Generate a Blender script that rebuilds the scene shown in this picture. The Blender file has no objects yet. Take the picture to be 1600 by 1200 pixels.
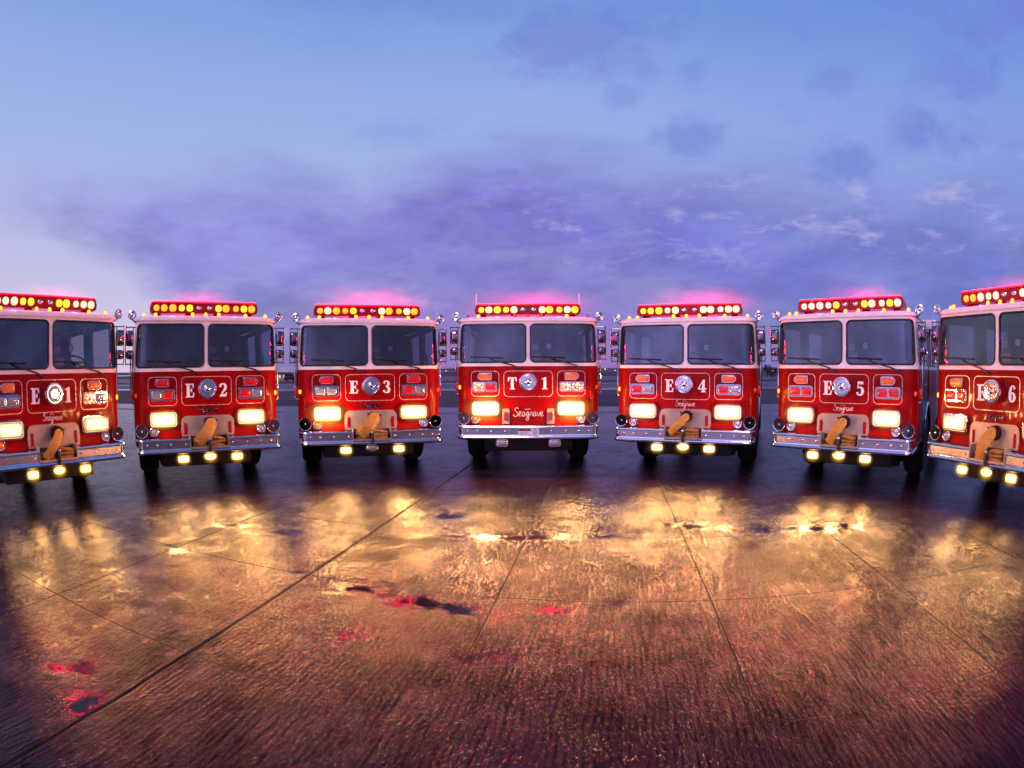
import bpy, bmesh, math, random
from mathutils import Vector, Matrix
from mathutils.geometry import tessellate_polygon
random.seed(7)
PI = math.pi
R = math.radians
scene = bpy.context.scene
COL = scene.collection

# ------------------------------------------------------------------ node helpers
class NT:
    """Small wrapper round a node tree."""
    def __init__(self, tree):
        self.t = tree
        self.n = tree.nodes
        self.l = tree.links

    def node(self, kind, **kw):
        nd = self.n.new(kind)
        for k, v in kw.items():
            setattr(nd, k, v)
        return nd

    def put(self, sock, v):
        if isinstance(v, bpy.types.NodeSocket):
            self.l.new(v, sock)
        else:
            sock.default_value = v

    def math(self, op, a, b=0.0, c=0.0, clamp=False):
        nd = self.node('ShaderNodeMath', operation=op)
        nd.use_clamp = clamp
        self.put(nd.inputs[0], a)
        self.put(nd.inputs[1], b)
        self.put(nd.inputs[2], c)
        return nd.outputs[0]

    def smooth(self, x, a, b, lo=0.0, hi=1.0):
        nd = self.node('ShaderNodeMapRange', interpolation_type='SMOOTHSTEP')
        self.put(nd.inputs['Value'], x)
        for k, v in zip(('From Min', 'From Max', 'To Min', 'To Max'), (a, b, lo, hi)):
            self.put(nd.inputs[k], v)
        return nd.outputs[0]

    def lin(self, x, a, b, lo=0.0, hi=1.0):
        nd = self.node('ShaderNodeMapRange')
        nd.clamp = True
        self.put(nd.inputs['Value'], x)
        for k, v in zip(('From Min', 'From Max', 'To Min', 'To Max'), (a, b, lo, hi)):
            self.put(nd.inputs[k], v)
        return nd.outputs[0]

    def ramp(self, x, stops, mode='LINEAR'):
        nd = self.node('ShaderNodeValToRGB')
        cr = nd.color_ramp
        cr.interpolation = mode
        while len(cr.elements) < len(stops):
            cr.elements.new(0.5)
        for e, (p, c) in zip(cr.elements, stops):
            e.position = p
            e.color = (c, c, c, 1) if isinstance(c, (int, float)) else (*c[:3], 1)
        self.put(nd.inputs[0], x)
        return nd.outputs[0]

    def mix(self, f, a, b, mode='MIX'):
        nd = self.node('ShaderNodeMix', data_type='RGBA', blend_type=mode)
        self.put(nd.inputs[0], f)
        self.put(nd.inputs[6], a if isinstance(a, bpy.types.NodeSocket) else (*a[:3], 1))
        self.put(nd.inputs[7], b if isinstance(b, bpy.types.NodeSocket) else (*b[:3], 1))
        return nd.outputs[2]

    def noise(self, vec, scale, detail=4.0, rough=0.5, dist=0.0):
        nd = self.node('ShaderNodeTexNoise')
        if vec is not None:
            self.l.new(vec, nd.inputs['Vector'])
        nd.inputs['Scale'].default_value = scale
        nd.inputs['Detail'].default_value = detail
        nd.inputs['Roughness'].default_value = rough
        nd.inputs['Distortion'].default_value = dist
        return nd.outputs['Fac']

    def xyz(self, x, y, z=0.0):
        nd = self.node('ShaderNodeCombineXYZ')
        for i, v in enumerate((x, y, z)):
            self.put(nd.inputs[i], v)
        return nd.outputs[0]

    def sep(self, v):
        nd = self.node('ShaderNodeSeparateXYZ')
        self.l.new(v, nd.inputs[0])
        return nd.outputs


def srgb(r, g, b, k=1.0):
    def f(c):
        c /= 255.0
        return k * (c / 12.92 if c <= 0.04045 else ((c + 0.055) / 1.055) ** 2.4)
    return (f(r), f(g), f(b))


MATS = {}
def newmat(name):
    m = bpy.data.materials.new(name)
    m.use_nodes = True
    m.node_tree.nodes.clear()
    nt = NT(m.node_tree)
    out = nt.node('ShaderNodeOutputMaterial')
    MATS[name] = m
    return m, nt, out


def principled(nt, out, color, rough=0.5, metal=0.0, **kw):
    p = nt.node('ShaderNodeBsdfPrincipled')
    nt.put(p.inputs['Base Color'], color if isinstance(color, bpy.types.NodeSocket) else (*color[:3], 1))
    nt.put(p.inputs['Roughness'], rough)
    nt.put(p.inputs['Metallic'], metal)
    for k, v in kw.items():
        key = k.replace('_', ' ')
        if isinstance(v, tuple) and len(v) == 3:
            v = (*v, 1)
        nt.put(p.inputs[key], v)
    nt.l.new(p.outputs[0], out.inputs['Surface'])
    return p


def bump(nt, p, h, strength=0.2, dist=0.01):
    b = nt.node('ShaderNodeBump')
    b.inputs['Strength'].default_value = strength
    b.inputs['Distance'].default_value = dist
    nt.l.new(h, b.inputs['Height'])
    nt.l.new(b.outputs[0], p.inputs['Normal'])
    return b


def simple(name, color, rough=0.5, metal=0.0, var=0.15, scale=6.0, bmp=0.0, bscale=40.0, **kw):
    m, nt, out = newmat(name)
    tc = nt.node('ShaderNodeTexCoord').outputs['Object']
    n = nt.noise(tc, scale, 5)
    k = nt.lin(n, 0.3, 0.7, 1 - var, 1 + var)
    c = nt.mix(1.0, color, nt.xyz(k, k, k), 'MULTIPLY')
    r = nt.lin(nt.noise(tc, scale * 2.3, 4), 0.3, 0.7, max(0.02, rough * 0.8), rough * 1.25)
    p = principled(nt, out, c, r, metal, **kw)
    if bmp:
        bump(nt, p, nt.noise(tc, bscale, 3), bmp, 0.004)
    return m


def emissive(name, color, strength, base=None, rough=0.1, ribs=0.0, edge=None, edge_k=0.06):
    """Lit lamp glass: hottest at its middle, warmer and weaker toward the rim, with moulded ribs."""
    m, nt, out = newmat(name)
    gx, gy, gz = nt.sep(nt.node('ShaderNodeTexCoord').outputs['Generated'])
    x, y, z = nt.sep(nt.node('ShaderNodeTexCoord').outputs['Object'])
    a = nt.math('ABSOLUTE', nt.math('MULTIPLY_ADD', gx, 2.0, -1.0))
    b = nt.math('ABSOLUTE', nt.math('MULTIPLY_ADD', gz, 2.0, -1.0))
    a4 = nt.math('POWER', a, 4.0)
    b4 = nt.math('POWER', b, 3.0)
    k = nt.smooth(nt.math('ADD', a4, b4), 0.25, 1.15, 1.0, 0.0)
    f = nt.lin(nt.math('POWER', k, 2.6), 0, 1, edge_k, 1.0)
    if ribs:
        w = nt.math('ABSOLUTE', nt.math('SINE', nt.math('MULTIPLY', x, 150.0)))
        w2 = nt.math('ABSOLUTE', nt.math('SINE', nt.math('MULTIPLY', z, 75.0)))
        w = nt.math('MULTIPLY', w, nt.lin(w2, 0, 0.4, 0.4, 1.0))
        f = nt.math('MULTIPLY', f, nt.lin(w, 0, 1, 1 - ribs, 1.0 + ribs * 0.5))
    s = nt.math('MULTIPLY', f, strength)
    col = nt.mix(k, edge or color, color)
    principled(nt, out, base or (color[0] * 0.5, color[1] * 0.5, color[2] * 0.5), rough,
               Emission_Color=col, Emission_Strength=s, Coat_Weight=0.5)
    return m


# ------------------------------------------------------------------ materials
def make_materials():
    # lacquered engine red: a clear coat over red, slight rain film and orange peel
    m, nt, out = newmat('red_paint')
    tc = nt.node('ShaderNodeTexCoord').outputs['Object']
    geo = nt.node('ShaderNodeNewGeometry')
    n = nt.noise(tc, 3.0, 5)
    c = nt.mix(nt.lin(n, 0.35, 0.65), (0.20, 0.0006, 0.0008), (0.28, 0.0010, 0.0013))
    ox, oy, oz = nt.sep(tc)
    grime = nt.math('MULTIPLY', nt.smooth(oz, 1.15, 0.66), nt.lin(nt.noise(tc, 11.0, 6, 0.65), 0.3, 0.65, 0.05, 0.75))
    c = nt.mix(grime, c, (0.045, 0.012, 0.010))
    c = nt.mix(geo.outputs['Backfacing'], c, (0.03, 0.028, 0.03))
    p = principled(nt, out, c, 0.38, 0.0, Specular_IOR_Level=0.05, Coat_Weight=0.22, Coat_Roughness=nt.lin(nt.noise(tc, 9, 5), 0.3, 0.7, 0.02, 0.10))
    vo = nt.node('ShaderNodeTexVoronoi', feature='SMOOTH_F1')
    vo.inputs['Scale'].default_value = 75.0
    nt.l.new(tc, vo.inputs['Vector'])
    drops = nt.math('MULTIPLY', nt.smooth(vo.outputs['Distance'], 0.34, 0.12), nt.smooth(nt.noise(tc, 20.0, 3), 0.5, 0.62))
    bump(nt, p, nt.math('ADD', drops, nt.math('MULTIPLY', nt.noise(tc, 14, 3), 0.4)), 0.5, 0.0025)
    m, nt, out = newmat('white_paint')
    tc = nt.node('ShaderNodeTexCoord').outputs['Object']
    geo = nt.node('ShaderNodeNewGeometry')
    n = nt.noise(tc, 4.0, 5)
    c = nt.mix(nt.lin(n, 0.35, 0.65), (0.74, 0.70, 0.72), (0.82, 0.78, 0.80))
    c = nt.mix(geo.outputs['Backfacing'], c, (0.03, 0.028, 0.032))
    principled(nt, out, c, 0.3, 0.0, Coat_Weight=0.6, Coat_Roughness=0.08)
    simple('chrome', (0.86, 0.85, 0.86), 0.07, 1.0, 0.05)
    simple('dark_chrome', (0.24, 0.20, 0.24), 0.10, 1.0, 0.15)
    simple('brushed_steel', (0.44, 0.41, 0.43), 0.30, 1.0, 0.16, 5, 0.012, 60)
    simple('plate_metal', (0.36, 0.30, 0.27), 0.42, 0.45, 0.14, 9, 0.25, 120)
    simple('black_rubber', (0.012, 0.012, 0.013), 0.45, 0, 0.2)
    simple('tyre_rubber', (0.014, 0.013, 0.014), 0.62, 0, 0.3, 20, 0.3, 60)
    simple('chassis_black', (0.012, 0.011, 0.012), 0.6, 0, 0.3)
    simple('dash_black', (0.022, 0.020, 0.024), 0.6, 0, 0.25)
    simple('seat_red', (0.20, 0.02, 0.03), 0.6, 0, 0.2, 12, 0.2)
    simple('horn_dark', (0.030, 0.003, 0.005), 0.5, 0, 0.2, Specular_IOR_Level=0.15)
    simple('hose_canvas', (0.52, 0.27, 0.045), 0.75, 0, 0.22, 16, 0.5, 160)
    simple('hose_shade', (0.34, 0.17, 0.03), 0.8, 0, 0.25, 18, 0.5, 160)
    simple('strap_black', (0.02, 0.016, 0.016), 0.5)
    simple('gold_leaf', (0.86, 0.62, 0.60), 0.28, 0.55, 0.08)
    simple('letter_white', (0.86, 0.74, 0.78), 0.35, 0, 0.06, Emission_Color=(0.9, 0.62, 0.7), Emission_Strength=0.16)  # slight glow put into the lettering, in place of returned light
    simple('sticker_white', (0.78, 0.76, 0.8), 0.5, 0, 0.08)
    simple('sticker_black', (0.03, 0.02, 0.025), 0.5)
    simple('reflector', (0.9, 0.88, 0.86), 0.12, 1.0, 0.10, 30, 0.5, 55)
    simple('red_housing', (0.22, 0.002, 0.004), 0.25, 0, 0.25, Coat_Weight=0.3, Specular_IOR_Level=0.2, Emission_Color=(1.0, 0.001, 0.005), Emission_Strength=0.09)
    simple('red_lens', (0.40, 0.003, 0.005), 0.12, 0, 0.4, 30, 0.8, 60, Coat_Weight=0.8, Emission_Color=(1.0, 0.01, 0.01), Emission_Strength=0.10)
    simple('amber_lens', (0.55, 0.10, 0.012), 0.15, 0, 0.2, 30, 0.5, 90, Coat_Weight=1.0, Emission_Color=(1.0, 0.16, 0.01), Emission_Strength=0.12)
    simple('clear_lens', (0.55, 0.50, 0.50), 0.10, 0.75, 0.2, 40, 0.7, 60, Coat_Weight=1.0)
    warm, rim = (1.0, 0.60, 0.19), (1.0, 0.50, 0.06)
    emissive('headlight_bright', (1.0, 0.74, 0.34), 4.5, (0.8, 0.7, 0.5), ribs=0.15, edge=rim, edge_k=0.40)
    emissive('headlight_on', (1.0, 0.72, 0.29), 2.6, (0.8, 0.7, 0.5), ribs=0.35, edge=rim, edge_k=0.42)
    emissive('headlight_low', (1.0, 0.70, 0.30), 2.2, (0.8, 0.7, 0.5), ribs=0.95, edge=rim, edge_k=0.25)
    emissive('fog_on', (1.0, 0.72, 0.20), 3.0, (0.8, 0.7, 0.5), ribs=0.2, edge=(1.0, 0.46, 0.02), edge_k=0.40)
    emissive('beacon_red', (1.0, 0.0006, 0.0025), 110.0, (0.4, 0.004, 0.01), edge_k=0.5)
    emissive('bulb_yellow', (1.0, 0.56, 0.02), 2.4, (0.6, 0.3, 0.03), edge=(1.0, 0.30, 0.005), edge_k=0.35)
    emissive('bulb_gold', (1.0, 0.44, 0.008), 1.3, (0.5, 0.25, 0.03), edge=(1.0, 0.24, 0.004), edge_k=0.4)
    emissive('bulb_hot', (1.0, 0.70, 0.12), 7.0, (0.7, 0.5, 0.2), edge=(1.0, 0.36, 0.01), edge_k=0.12)
    emissive('bulb_pale', (1.0, 0.72, 0.36), 1.35, (0.7, 0.6, 0.5), edge=(1.0, 0.40, 0.10), edge_k=0.3, ribs=0.4)
    emissive('marker_amber', (1.0, 0.42, 0.01), 2.6, (0.6, 0.25, 0.03), edge=(1.0, 0.26, 0.005), edge_k=0.4)
    emissive('spot_lit', (1.0, 0.80, 0.42), 3.0, (0.8, 0.75, 0.6), ribs=0.9, edge=(1.0, 0.6, 0.2), edge_k=0.4)
    emissive('window_glow', (1.0, 0.62, 0.35), 0.8)
    emissive('pole_lamp', (1.0, 0.80, 0.80), 1.6)
    # moulded warning lens caught mid-flash: white-hot facets over red
    m, nt, out = newmat('warn_lit')
    tc = nt.node('ShaderNodeTexCoord').outputs['Object']
    n = nt.noise(tc, 30.0, 3, 0.6)
    c = nt.ramp(n, [(0.40, (1.0, 0.02, 0.01)), (0.52, (1.0, 0.30, 0.12)), (0.62, (1.0, 0.78, 0.55))])
    principled(nt, out, (0.5, 0.05, 0.03), 0.12, Emission_Color=c, Emission_Strength=nt.lin(n, 0.4, 0.65, 0.25, 3.2), Coat_Weight=1.0)
    # thin tinted glass
    m, nt, out = newmat('cab_glass')
    tr = nt.node('ShaderNodeBsdfTransparent')
    tr.inputs[0].default_value = (0.50, 0.50, 0.60, 1)
    gl = nt.node('ShaderNodeBsdfGlossy')
    gl.inputs['Color'].default_value = (0.95, 0.95, 1.0, 1)
    gl.inputs['Roughness'].default_value = 0.03
    fr = nt.node('ShaderNodeFresnel')
    fr.inputs[0].default_value = 1.5
    tc = nt.node('ShaderNodeTexCoord').outputs['Object']
    f = nt.math('MULTIPLY_ADD', fr.outputs[0], 1.3, nt.lin(nt.noise(tc, 2.2, 5), 0.35, 0.7, 0.06, 0.12))
    mx = nt.node('ShaderNodeMixShader')
    nt.l.new(f, mx.inputs[0])
    nt.l.new(tr.outputs[0], mx.inputs[1])
    nt.l.new(gl.outputs[0], mx.inputs[2])
    nt.l.new(mx.outputs[0], out.inputs['Surface'])
    m, nt, out = newmat('side_glass')
    tr = nt.node('ShaderNodeBsdfTransparent')
    tr.inputs[0].default_value = (0.86, 0.88, 0.94, 1)
    gl = nt.node('ShaderNodeBsdfGlossy')
    gl.inputs['Roughness'].default_value = 0.02
    fr = nt.node('ShaderNodeFresnel')
    fr.inputs[0].default_value = 1.25
    mx = nt.node('ShaderNodeMixShader')
    nt.l.new(nt.math('MULTIPLY', fr.outputs[0], 0.6), mx.inputs[0])
    nt.l.new(tr.outputs[0], mx.inputs[1])
    nt.l.new(gl.outputs[0], mx.inputs[2])
    nt.l.new(mx.outputs[0], out.inputs['Surface'])


make_materials()
M = MATS


# ------------------------------------------------------------------ mesh helpers
class MB:
    def __init__(self):
        self.v, self.f, self.m, self.sm = [], [], [], []

    def add(self, vs, fs, mat=0, smooth=True):
        o = len(self.v)
        self.v += [tuple(p) for p in vs]
        for f in fs:
            self.f.append([o + i for i in f])
            self.m.append(mat)
            self.sm.append(smooth)
        return self

    def box(self, x0, x1, y0, y1, z0, z1, bev=0.0, mat=0, seg=2, xf=None):
        bm = bmesh.new()
        bmesh.ops.create_cube(bm, size=1.0)
        for v in bm.verts:
            v.co = ((x0 + x1) / 2 + v.co.x * (x1 - x0), (y0 + y1) / 2 + v.co.y * (y1 - y0), (z0 + z1) / 2 + v.co.z * (z1 - z0))
        if bev:
            bmesh.ops.bevel(bm, geom=bm.edges[:], offset=bev, segments=seg, profile=0.5, affect='EDGES')
        if xf is not None:
            bm.transform(xf)
        bm.verts.index_update()
        self.add([v.co[:] for v in bm.verts], [[v.index for v in f.verts] for f in bm.faces], mat, bool(bev))
        bm.free()
        return self

    def tube(self, pts, r, n=8, closed=False, mat=0, flat=1.0, up=None):
        pts = [Vector(p) for p in pts]
        rings = []
        k = len(pts)
        prev = None
        for i, p in enumerate(pts):
            a = pts[(i - 1) % k] if (closed or i > 0) else p
            b = pts[(i + 1) % k] if (closed or i < k - 1) else p
            t = (b - a).normalized()
            if prev is None:
                u = Vector(up) if up else (Vector((0, 0, 1)) if abs(t.z) < 0.9 else Vector((0, 1, 0)))
            else:
                u = prev
            u = (u - t * u.dot(t)).normalized()
            prev = u
            w = t.cross(u)
            rr = r[i] if isinstance(r, (list, tuple)) else r
            rings.append([p + u * (rr * math.cos(2 * PI * j / n) * flat) + w * (rr * math.sin(2 * PI * j / n)) for j in range(n)])
        vs = [q for ring in rings for q in ring]
        fs = []
        for i in range(k if closed else k - 1):
            i2 = (i + 1) % k
            for j in range(n):
                j2 = (j + 1) % n
                fs.append([i * n + j, i2 * n + j, i2 * n + j2, i * n + j2])
        if not closed:
            fs.append(list(range(n - 1, -1, -1)))
            fs.append([(k - 1) * n + j for j in range(n)])
        return self.add(vs, fs, mat)

    def lathe(self, prof, c, axis=(0, -1, 0), n=24, mat=0, sx=1.0, sz=1.0):
        """prof = [(radius, distance along axis)]; closes at radius 0."""
        c = Vector(c)
        ax = Vector(axis).normalized()
        u = Vector((1, 0, 0)) if abs(ax.x) < 0.9 else Vector((0, 1, 0))
        u = (u - ax * u.dot(ax)).normalized()
        w = ax.cross(u)
        vs, fs = [], []
        for r, d in prof:
            for j in range(n):
                a = 2 * PI * j / n
                vs.append(c + ax * d + u * (r * sx * math.cos(a)) + w * (r * sz * math.sin(a)))
        for i in range(len(prof) - 1):
            for j in range(n):
                j2 = (j + 1) % n
                fs.append([i * n + j, i * n + j2, (i + 1) * n + j2, (i + 1) * n + j])
        for i in (0, len(prof) - 1):
            if prof[i][0] > 1e-6:
                fs.append([i * n + j for j in range(n)])
        return self.add(vs, fs, mat)

    def plate(self, outline, y0, y1, holes=(), mat=0, mp=None):
        """Polygon in x,z (front at y0, back at y1); optional holes; mp maps (x,y,z)."""
        mp = mp or (lambda x, y, z: (x, y, z))
        loops = [list(outline)] + [list(h) for h in holes]
        flat = [q for lo in loops for q in lo]
        tris = tessellate_polygon([[Vector((x, z, 0)) for x, z in lo] for lo in loops])
        n = len(flat)
        vs = [mp(x, y0, z) for x, z in flat] + [mp(x, y1, z) for x, z in flat]
        fs = []
        for t in tris:
            a, b, c = t
            ar = (flat[b][0] - flat[a][0]) * (flat[c][1] - flat[a][1]) - (flat[c][0] - flat[a][0]) * (flat[b][1] - flat[a][1])
            if ar < 0:
                a, c = c, a
            fs.append([a, b, c])
            fs.append([n + c, n + b, n + a])
        o = 0
        for lo in loops:
            k = len(lo)
            for i in range(k):
                j = (i + 1) % k
                fs.append([o + i, n + o + i, n + o + j, o + j])
            o += k
        return self.add(vs, fs, mat, False)

    def ribbon(self, pts, ws, y, d=0.004, mat=0):
        k = len(pts)
        vs = []
        for i, (x, z) in enumerate(pts):
            a = pts[max(0, i - 1)]
            b = pts[min(k - 1, i + 1)]
            tx, tz = b[0] - a[0], b[1] - a[1]
            L = math.hypot(tx, tz) or 1
            nx, nz = -tz / L, tx / L
            w = ws[i] if isinstance(ws, (list, tuple)) else ws
            vs += [(x + nx * w / 2, y, z + nz * w / 2), (x - nx * w / 2, y, z - nz * w / 2)]
        o = len(vs)
        vs += [(a, b + d, c) for a, b, c in vs]
        fs = []
        for i in range(k - 1):
            fs.append([2 * i, 2 * i + 1, 2 * i + 3, 2 * i + 2])
            fs.append([2 * i, 2 * i + 2, o + 2 * i + 2, o + 2 * i])
            fs.append([2 * i + 1, o + 2 * i + 1, o + 2 * i + 3, 2 * i + 3])
        return self.add(vs, fs, mat, False)

    def mesh(self, name, mats, smooth_angle=35):
        me = bpy.data.meshes.new(name)
        me.from_pydata(self.v, [], self.f)
        for m in mats:
            me.materials.append(M[m])
        for p, i, s in zip(me.polygons, self.m, self.sm):
            p.material_index = i
            p.use_smooth = s
        me.update()
        if any(self.sm):
            bm = bmesh.new()
            bm.from_mesh(me)
            for e in bm.edges:
                if len(e.link_faces) == 2:
                    e.smooth = e.calc_face_angle(0) < R(smooth_angle)
            bm.to_mesh(me)
            bm.free()
        return me


def tag(o, label=None, cat=None, group=None, kind=None):
    for k, v in (('label', label), ('category', cat), ('group', group), ('kind', kind)):
        if v:
            o[k] = v
    return o


def obj(name, me, parent=None, loc=None):
    o = bpy.data.objects.new(name, me)
    COL.objects.link(o)
    if parent is not None:
        o.parent = parent
    if loc is not None:
        o.location = loc
    return o


CACHE = {}
def part(name, key, fn, mats, parent, loc=None, override=None):
    """One part of a truck; repeats share the mesh built the first time."""
    if isinstance(mats, str):
        mats = (mats,)
    if key not in CACHE:
        CACHE[key] = fn().mesh(name, mats)
    o = obj(name, CACHE[key], parent, loc)
    if override:
        o.material_slots[0].link = 'OBJECT'
        o.material_slots[0].material = M[override]
    return o


def rrect(cx, cz, w, h, r, n=6, straight=1):
    """Rounded rectangle outline, counter-clockwise from the right side's lower end."""
    pts = []
    for k, (sx, sz, a0) in enumerate(((1, -1, -90), (1, 1, 0), (-1, 1, 90), (-1, -1, 180))):
        ox, oz = cx + sx * (w / 2 - r), cz + sz * (h / 2 - r)
        for i in range(n + 1):
            a = R(a0 + 90 * i / n)
            pts.append((ox + r * math.cos(a), oz + r * math.sin(a)))
        nx = ((1, 1, 0), (-1, 1, 90), (-1, -1, 180), (1, -1, -90))[k]
        qx = cx + nx[0] * (w / 2 - r) + r * math.cos(R(nx[2]))
        qz = cz + nx[1] * (h / 2 - r) + r * math.sin(R(nx[2]))
        lx, lz = pts[-1]
        for i in range(1, straight):
            t = i / straight
            pts.append((lx + (qx - lx) * t, lz + (qz - lz) * t))
    return pts


def resample(pts, step, closed=True):
    out = []
    k = len(pts)
    for i in range(k if closed else k - 1):
        a, b = Vector(pts[i]), Vector(pts[(i + 1) % k])
        n = max(1, int((b - a).length / step))
        out += [tuple(a + (b - a) * (j / n)) for j in range(n)]
    if not closed:
        out.append(pts[-1])
    return out


def spline(pts, n=8):
    """Catmull-Rom through 2-D or 3-D points."""
    P = [Vector(p) for p in pts]
    P = [P[0] * 2 - P[1]] + P + [P[-1] * 2 - P[-2]]
    out = []
    for i in range(1, len(P) - 2):
        for j in range(n):
            t = j / n
            a, b, c, d = P[i - 1:i + 3]
            out.append(tuple(0.5 * ((2 * b) + (c - a) * t + (2 * a - 5 * b + 4 * c - d) * t * t + (3 * b - a - 3 * c + d) * t ** 3)))
    out.append(tuple(P[-2]))
    return out


# ------------------------------------------------------------------ cab geometry
HW, CR, BOW, LEN = 1.20, 0.22, 0.03, 4.2
FLAT = HW - CR
def plan():
    pts = []
    for i in range(15):
        x = FLAT * i / 14
        pts.append((x, BOW * (x / FLAT) ** 2))
    y0 = BOW
    for i in range(1, 13):
        a = R(90 * i / 12)
        pts.append((FLAT + CR * math.sin(a), y0 + CR * (1 - math.cos(a))))
    yc = y0 + CR
    for i in range(1, 21):
        pts.append((HW, yc + (LEN - yc) * i / 20))
    s = [0.0]
    for a, b in zip(pts, pts[1:]):
        s.append(s[-1] + math.hypot(b[0] - a[0], b[1] - a[1]))
    return pts, s
PLAN, PS = plan()
S_CORNER = PS[26]
S_END = PS[-1]
SIDE_Y0 = BOW + CR
def s_of_y(y):
    return S_CORNER + (y - SIDE_Y0)


def at(s, z, off=0.0):
    """Point on the cab skin: s along the plan outline from the centre line (signed), z up, off outward."""
    sg = -1 if s < 0 else 1
    a = abs(s)
    i = 0
    while i < len(PS) - 2 and PS[i + 1] < a:
        i += 1
    t = (a - PS[i]) / (PS[i + 1] - PS[i])
    (x0, y0), (x1, y1) = PLAN[i], PLAN[i + 1]
    x, y = x0 + (x1 - x0) * t, y0 + (y1 - y0) * t
    tx, ty = x1 - x0, y1 - y0
    L = math.hypot(tx, ty)
    x += off * ty / L
    y -= off * tx / L
    if z > 1.79:
        k = z - 1.79
        x *= 1 - 0.035 * k
        y += 0.10 * k * max(0.0, 1 - y / 0.6)
    return (sg * x, y, z)


def face_y(x, z=1.2):
    return at(max(-FLAT, min(FLAT, x)), z)[1]


def grid(mb, s0, s1, z0, z1, ns, nz, mat=0, off=0.0):
    vs = [at(s0 + (s1 - s0) * i / ns, z0 + (z1 - z0) * j / nz, off) for j in range(nz + 1) for i in range(ns + 1)]
    fs = []
    for j in range(nz):
        for i in range(ns):
            a = j * (ns + 1) + i
            fs.append([a, a + 1, a + ns + 2, a + ns + 1])
    mb.add(vs, fs, mat)


def ring_patch(mb, s0, s1, z0, z1, hole, mat=0, depth=0.03):
    """Skin between a rectangle and a rounded opening (cx, cz, w, h, r), plus the reveal of the opening."""
    cx, cz, w, h, r = hole
    n, st = 6, 12
    inner = rrect(cx, cz, w, h, r, n, st)
    outer = []
    per = n + st
    for k in range(len(inner)):
        q, i = divmod(k, per)
        x, z = inner[k]
        sx, sz = ((1, -1), (1, 1), (-1, 1), (-1, -1))[q]
        X = s1 if sx > 0 else s0
        Z = z1 if sz > 0 else z0
        if i <= n:
            first = i < n / 2
            horiz_first = q in (0, 2)      # arc begins at bottom / top edge
            t = i / (n / 2)
            if i == n // 2:
                outer.append((X, Z))
            elif (first and horiz_first) or (not first and not horiz_first):
                xa = cx + sx * (w / 2 - r)
                tt = t if first else 2 - t
                outer.append((xa + (X - xa) * tt, Z))
            else:
                za = cz + sz * (h / 2 - r)
                tt = t if first else 2 - t
                outer.append((X, za + (Z - za) * tt))
        else:
            if q == 0:
                outer.append((s1, z))
            elif q == 1:
                outer.append((x, z1))
            elif q == 2:
                outer.append((s0, z))
            else:
                outer.append((x, z0))
    N = len(inner)
    vs = []
    for lo, off in ((outer, 0), ([((a + c) / 2, (b + d) / 2) for (a, b), (c, d) in zip(inner, outer)], 0), (inner, 0), (inner, -depth)):
        vs += [at(s, z, off) for s, z in lo]
    fs = []
    for l in range(3):
        for i in range(N):
            j = (i + 1) % N
            fs.append([l * N + i, l * N + j, (l + 1) * N + j, (l + 1) * N + i])
    mb.add(vs, fs, mat)


def glass_fill(mb, hole, off, mat=0):
    cx, cz, w, h, r = hole
    rings = [1.0, 0.85, 0.65, 0.45, 0.25, 0.08]
    base = rrect(cx, cz, w, h, r, 6, 12)
    N = len(base)
    vs = []
    for k in rings:
        vs += [at(cx + (s - cx) * k, cz + (z - cz) * k, off) for s, z in base]
    fs = []
    for l in range(len(rings) - 1):
        for i in range(N):
            j = (i + 1) % N
            fs.append([l * N + i, l * N + j, (l + 1) * N + j, (l + 1) * N + i])
    fs.append([(len(rings) - 1) * N + i for i in range(N)])
    mb.add(vs, fs, mat)


Z_BELT, Z_G0, Z_G1, Z_TOP = 1.785, 1.85, 2.495, 2.545
WS = {sd: (sd * (0.040 + 1.185) / 2, (Z_G0 + Z_G1) / 2, 1.185 - 0.040, Z_G1 - Z_G0, 0.075) for sd in (-1, 1)}
SIDEWIN = [(0.42, 1.30), (1.72, 2.62), (2.98, 3.75)]
def side_hole(sd, k):
    y0, y1 = SIDEWIN[k]
    a, b = s_of_y(y0), s_of_y(y1)
    return (sd * (a + b) / 2, 2.15, b - a, 0.60, 0.06)


def cab_shell():
    mb = MB()
    grid(mb, -S_CORNER, S_CORNER, 0.66, Z_BELT, 60, 10)
    # sides with a wheel arch
    for sd in (-1, 1):
        cy, cz, rr = 1.95, 0.55, 0.66
        arc = [(cy + rr * math.cos(a), cz + rr * math.sin(a)) for a in [PI - PI * i / 20 for i in range(21)] if True]
        out = [(SIDE_Y0, 0.66), (cy - rr - 0.02, 0.66)] + [p for p in arc if p[1] > 0.66] + [(cy + rr + 0.02, 0.66), (LEN, 0.66), (LEN, Z_BELT), (SIDE_Y0, Z_BELT)]
        tris = tessellate_polygon([[Vector((a, b, 0)) for a, b in out]])
        fs = [list(t) if sd > 0 else list(t)[::-1] for t in tris]
        vs = [(sd * HW, a, b) for a, b in out]
        # orientation: outward normal +x for sd>0
        fix = []
        for f in fs:
            p, q, r_ = (Vector(vs[i]) for i in f)
            nrm = (q - p).cross(r_ - p)
            fix.append(f if nrm.x * sd > 0 else f[::-1])
        mb.add(vs, fix, 0, False)
    # back wall of the cab
    mb.add([(-HW, LEN, 0.66), (HW, LEN, 0.66), (HW, LEN, 2.54), (-HW, LEN, 2.54)], [[1, 0, 3, 2]], 0, False)
    return mb


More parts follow.
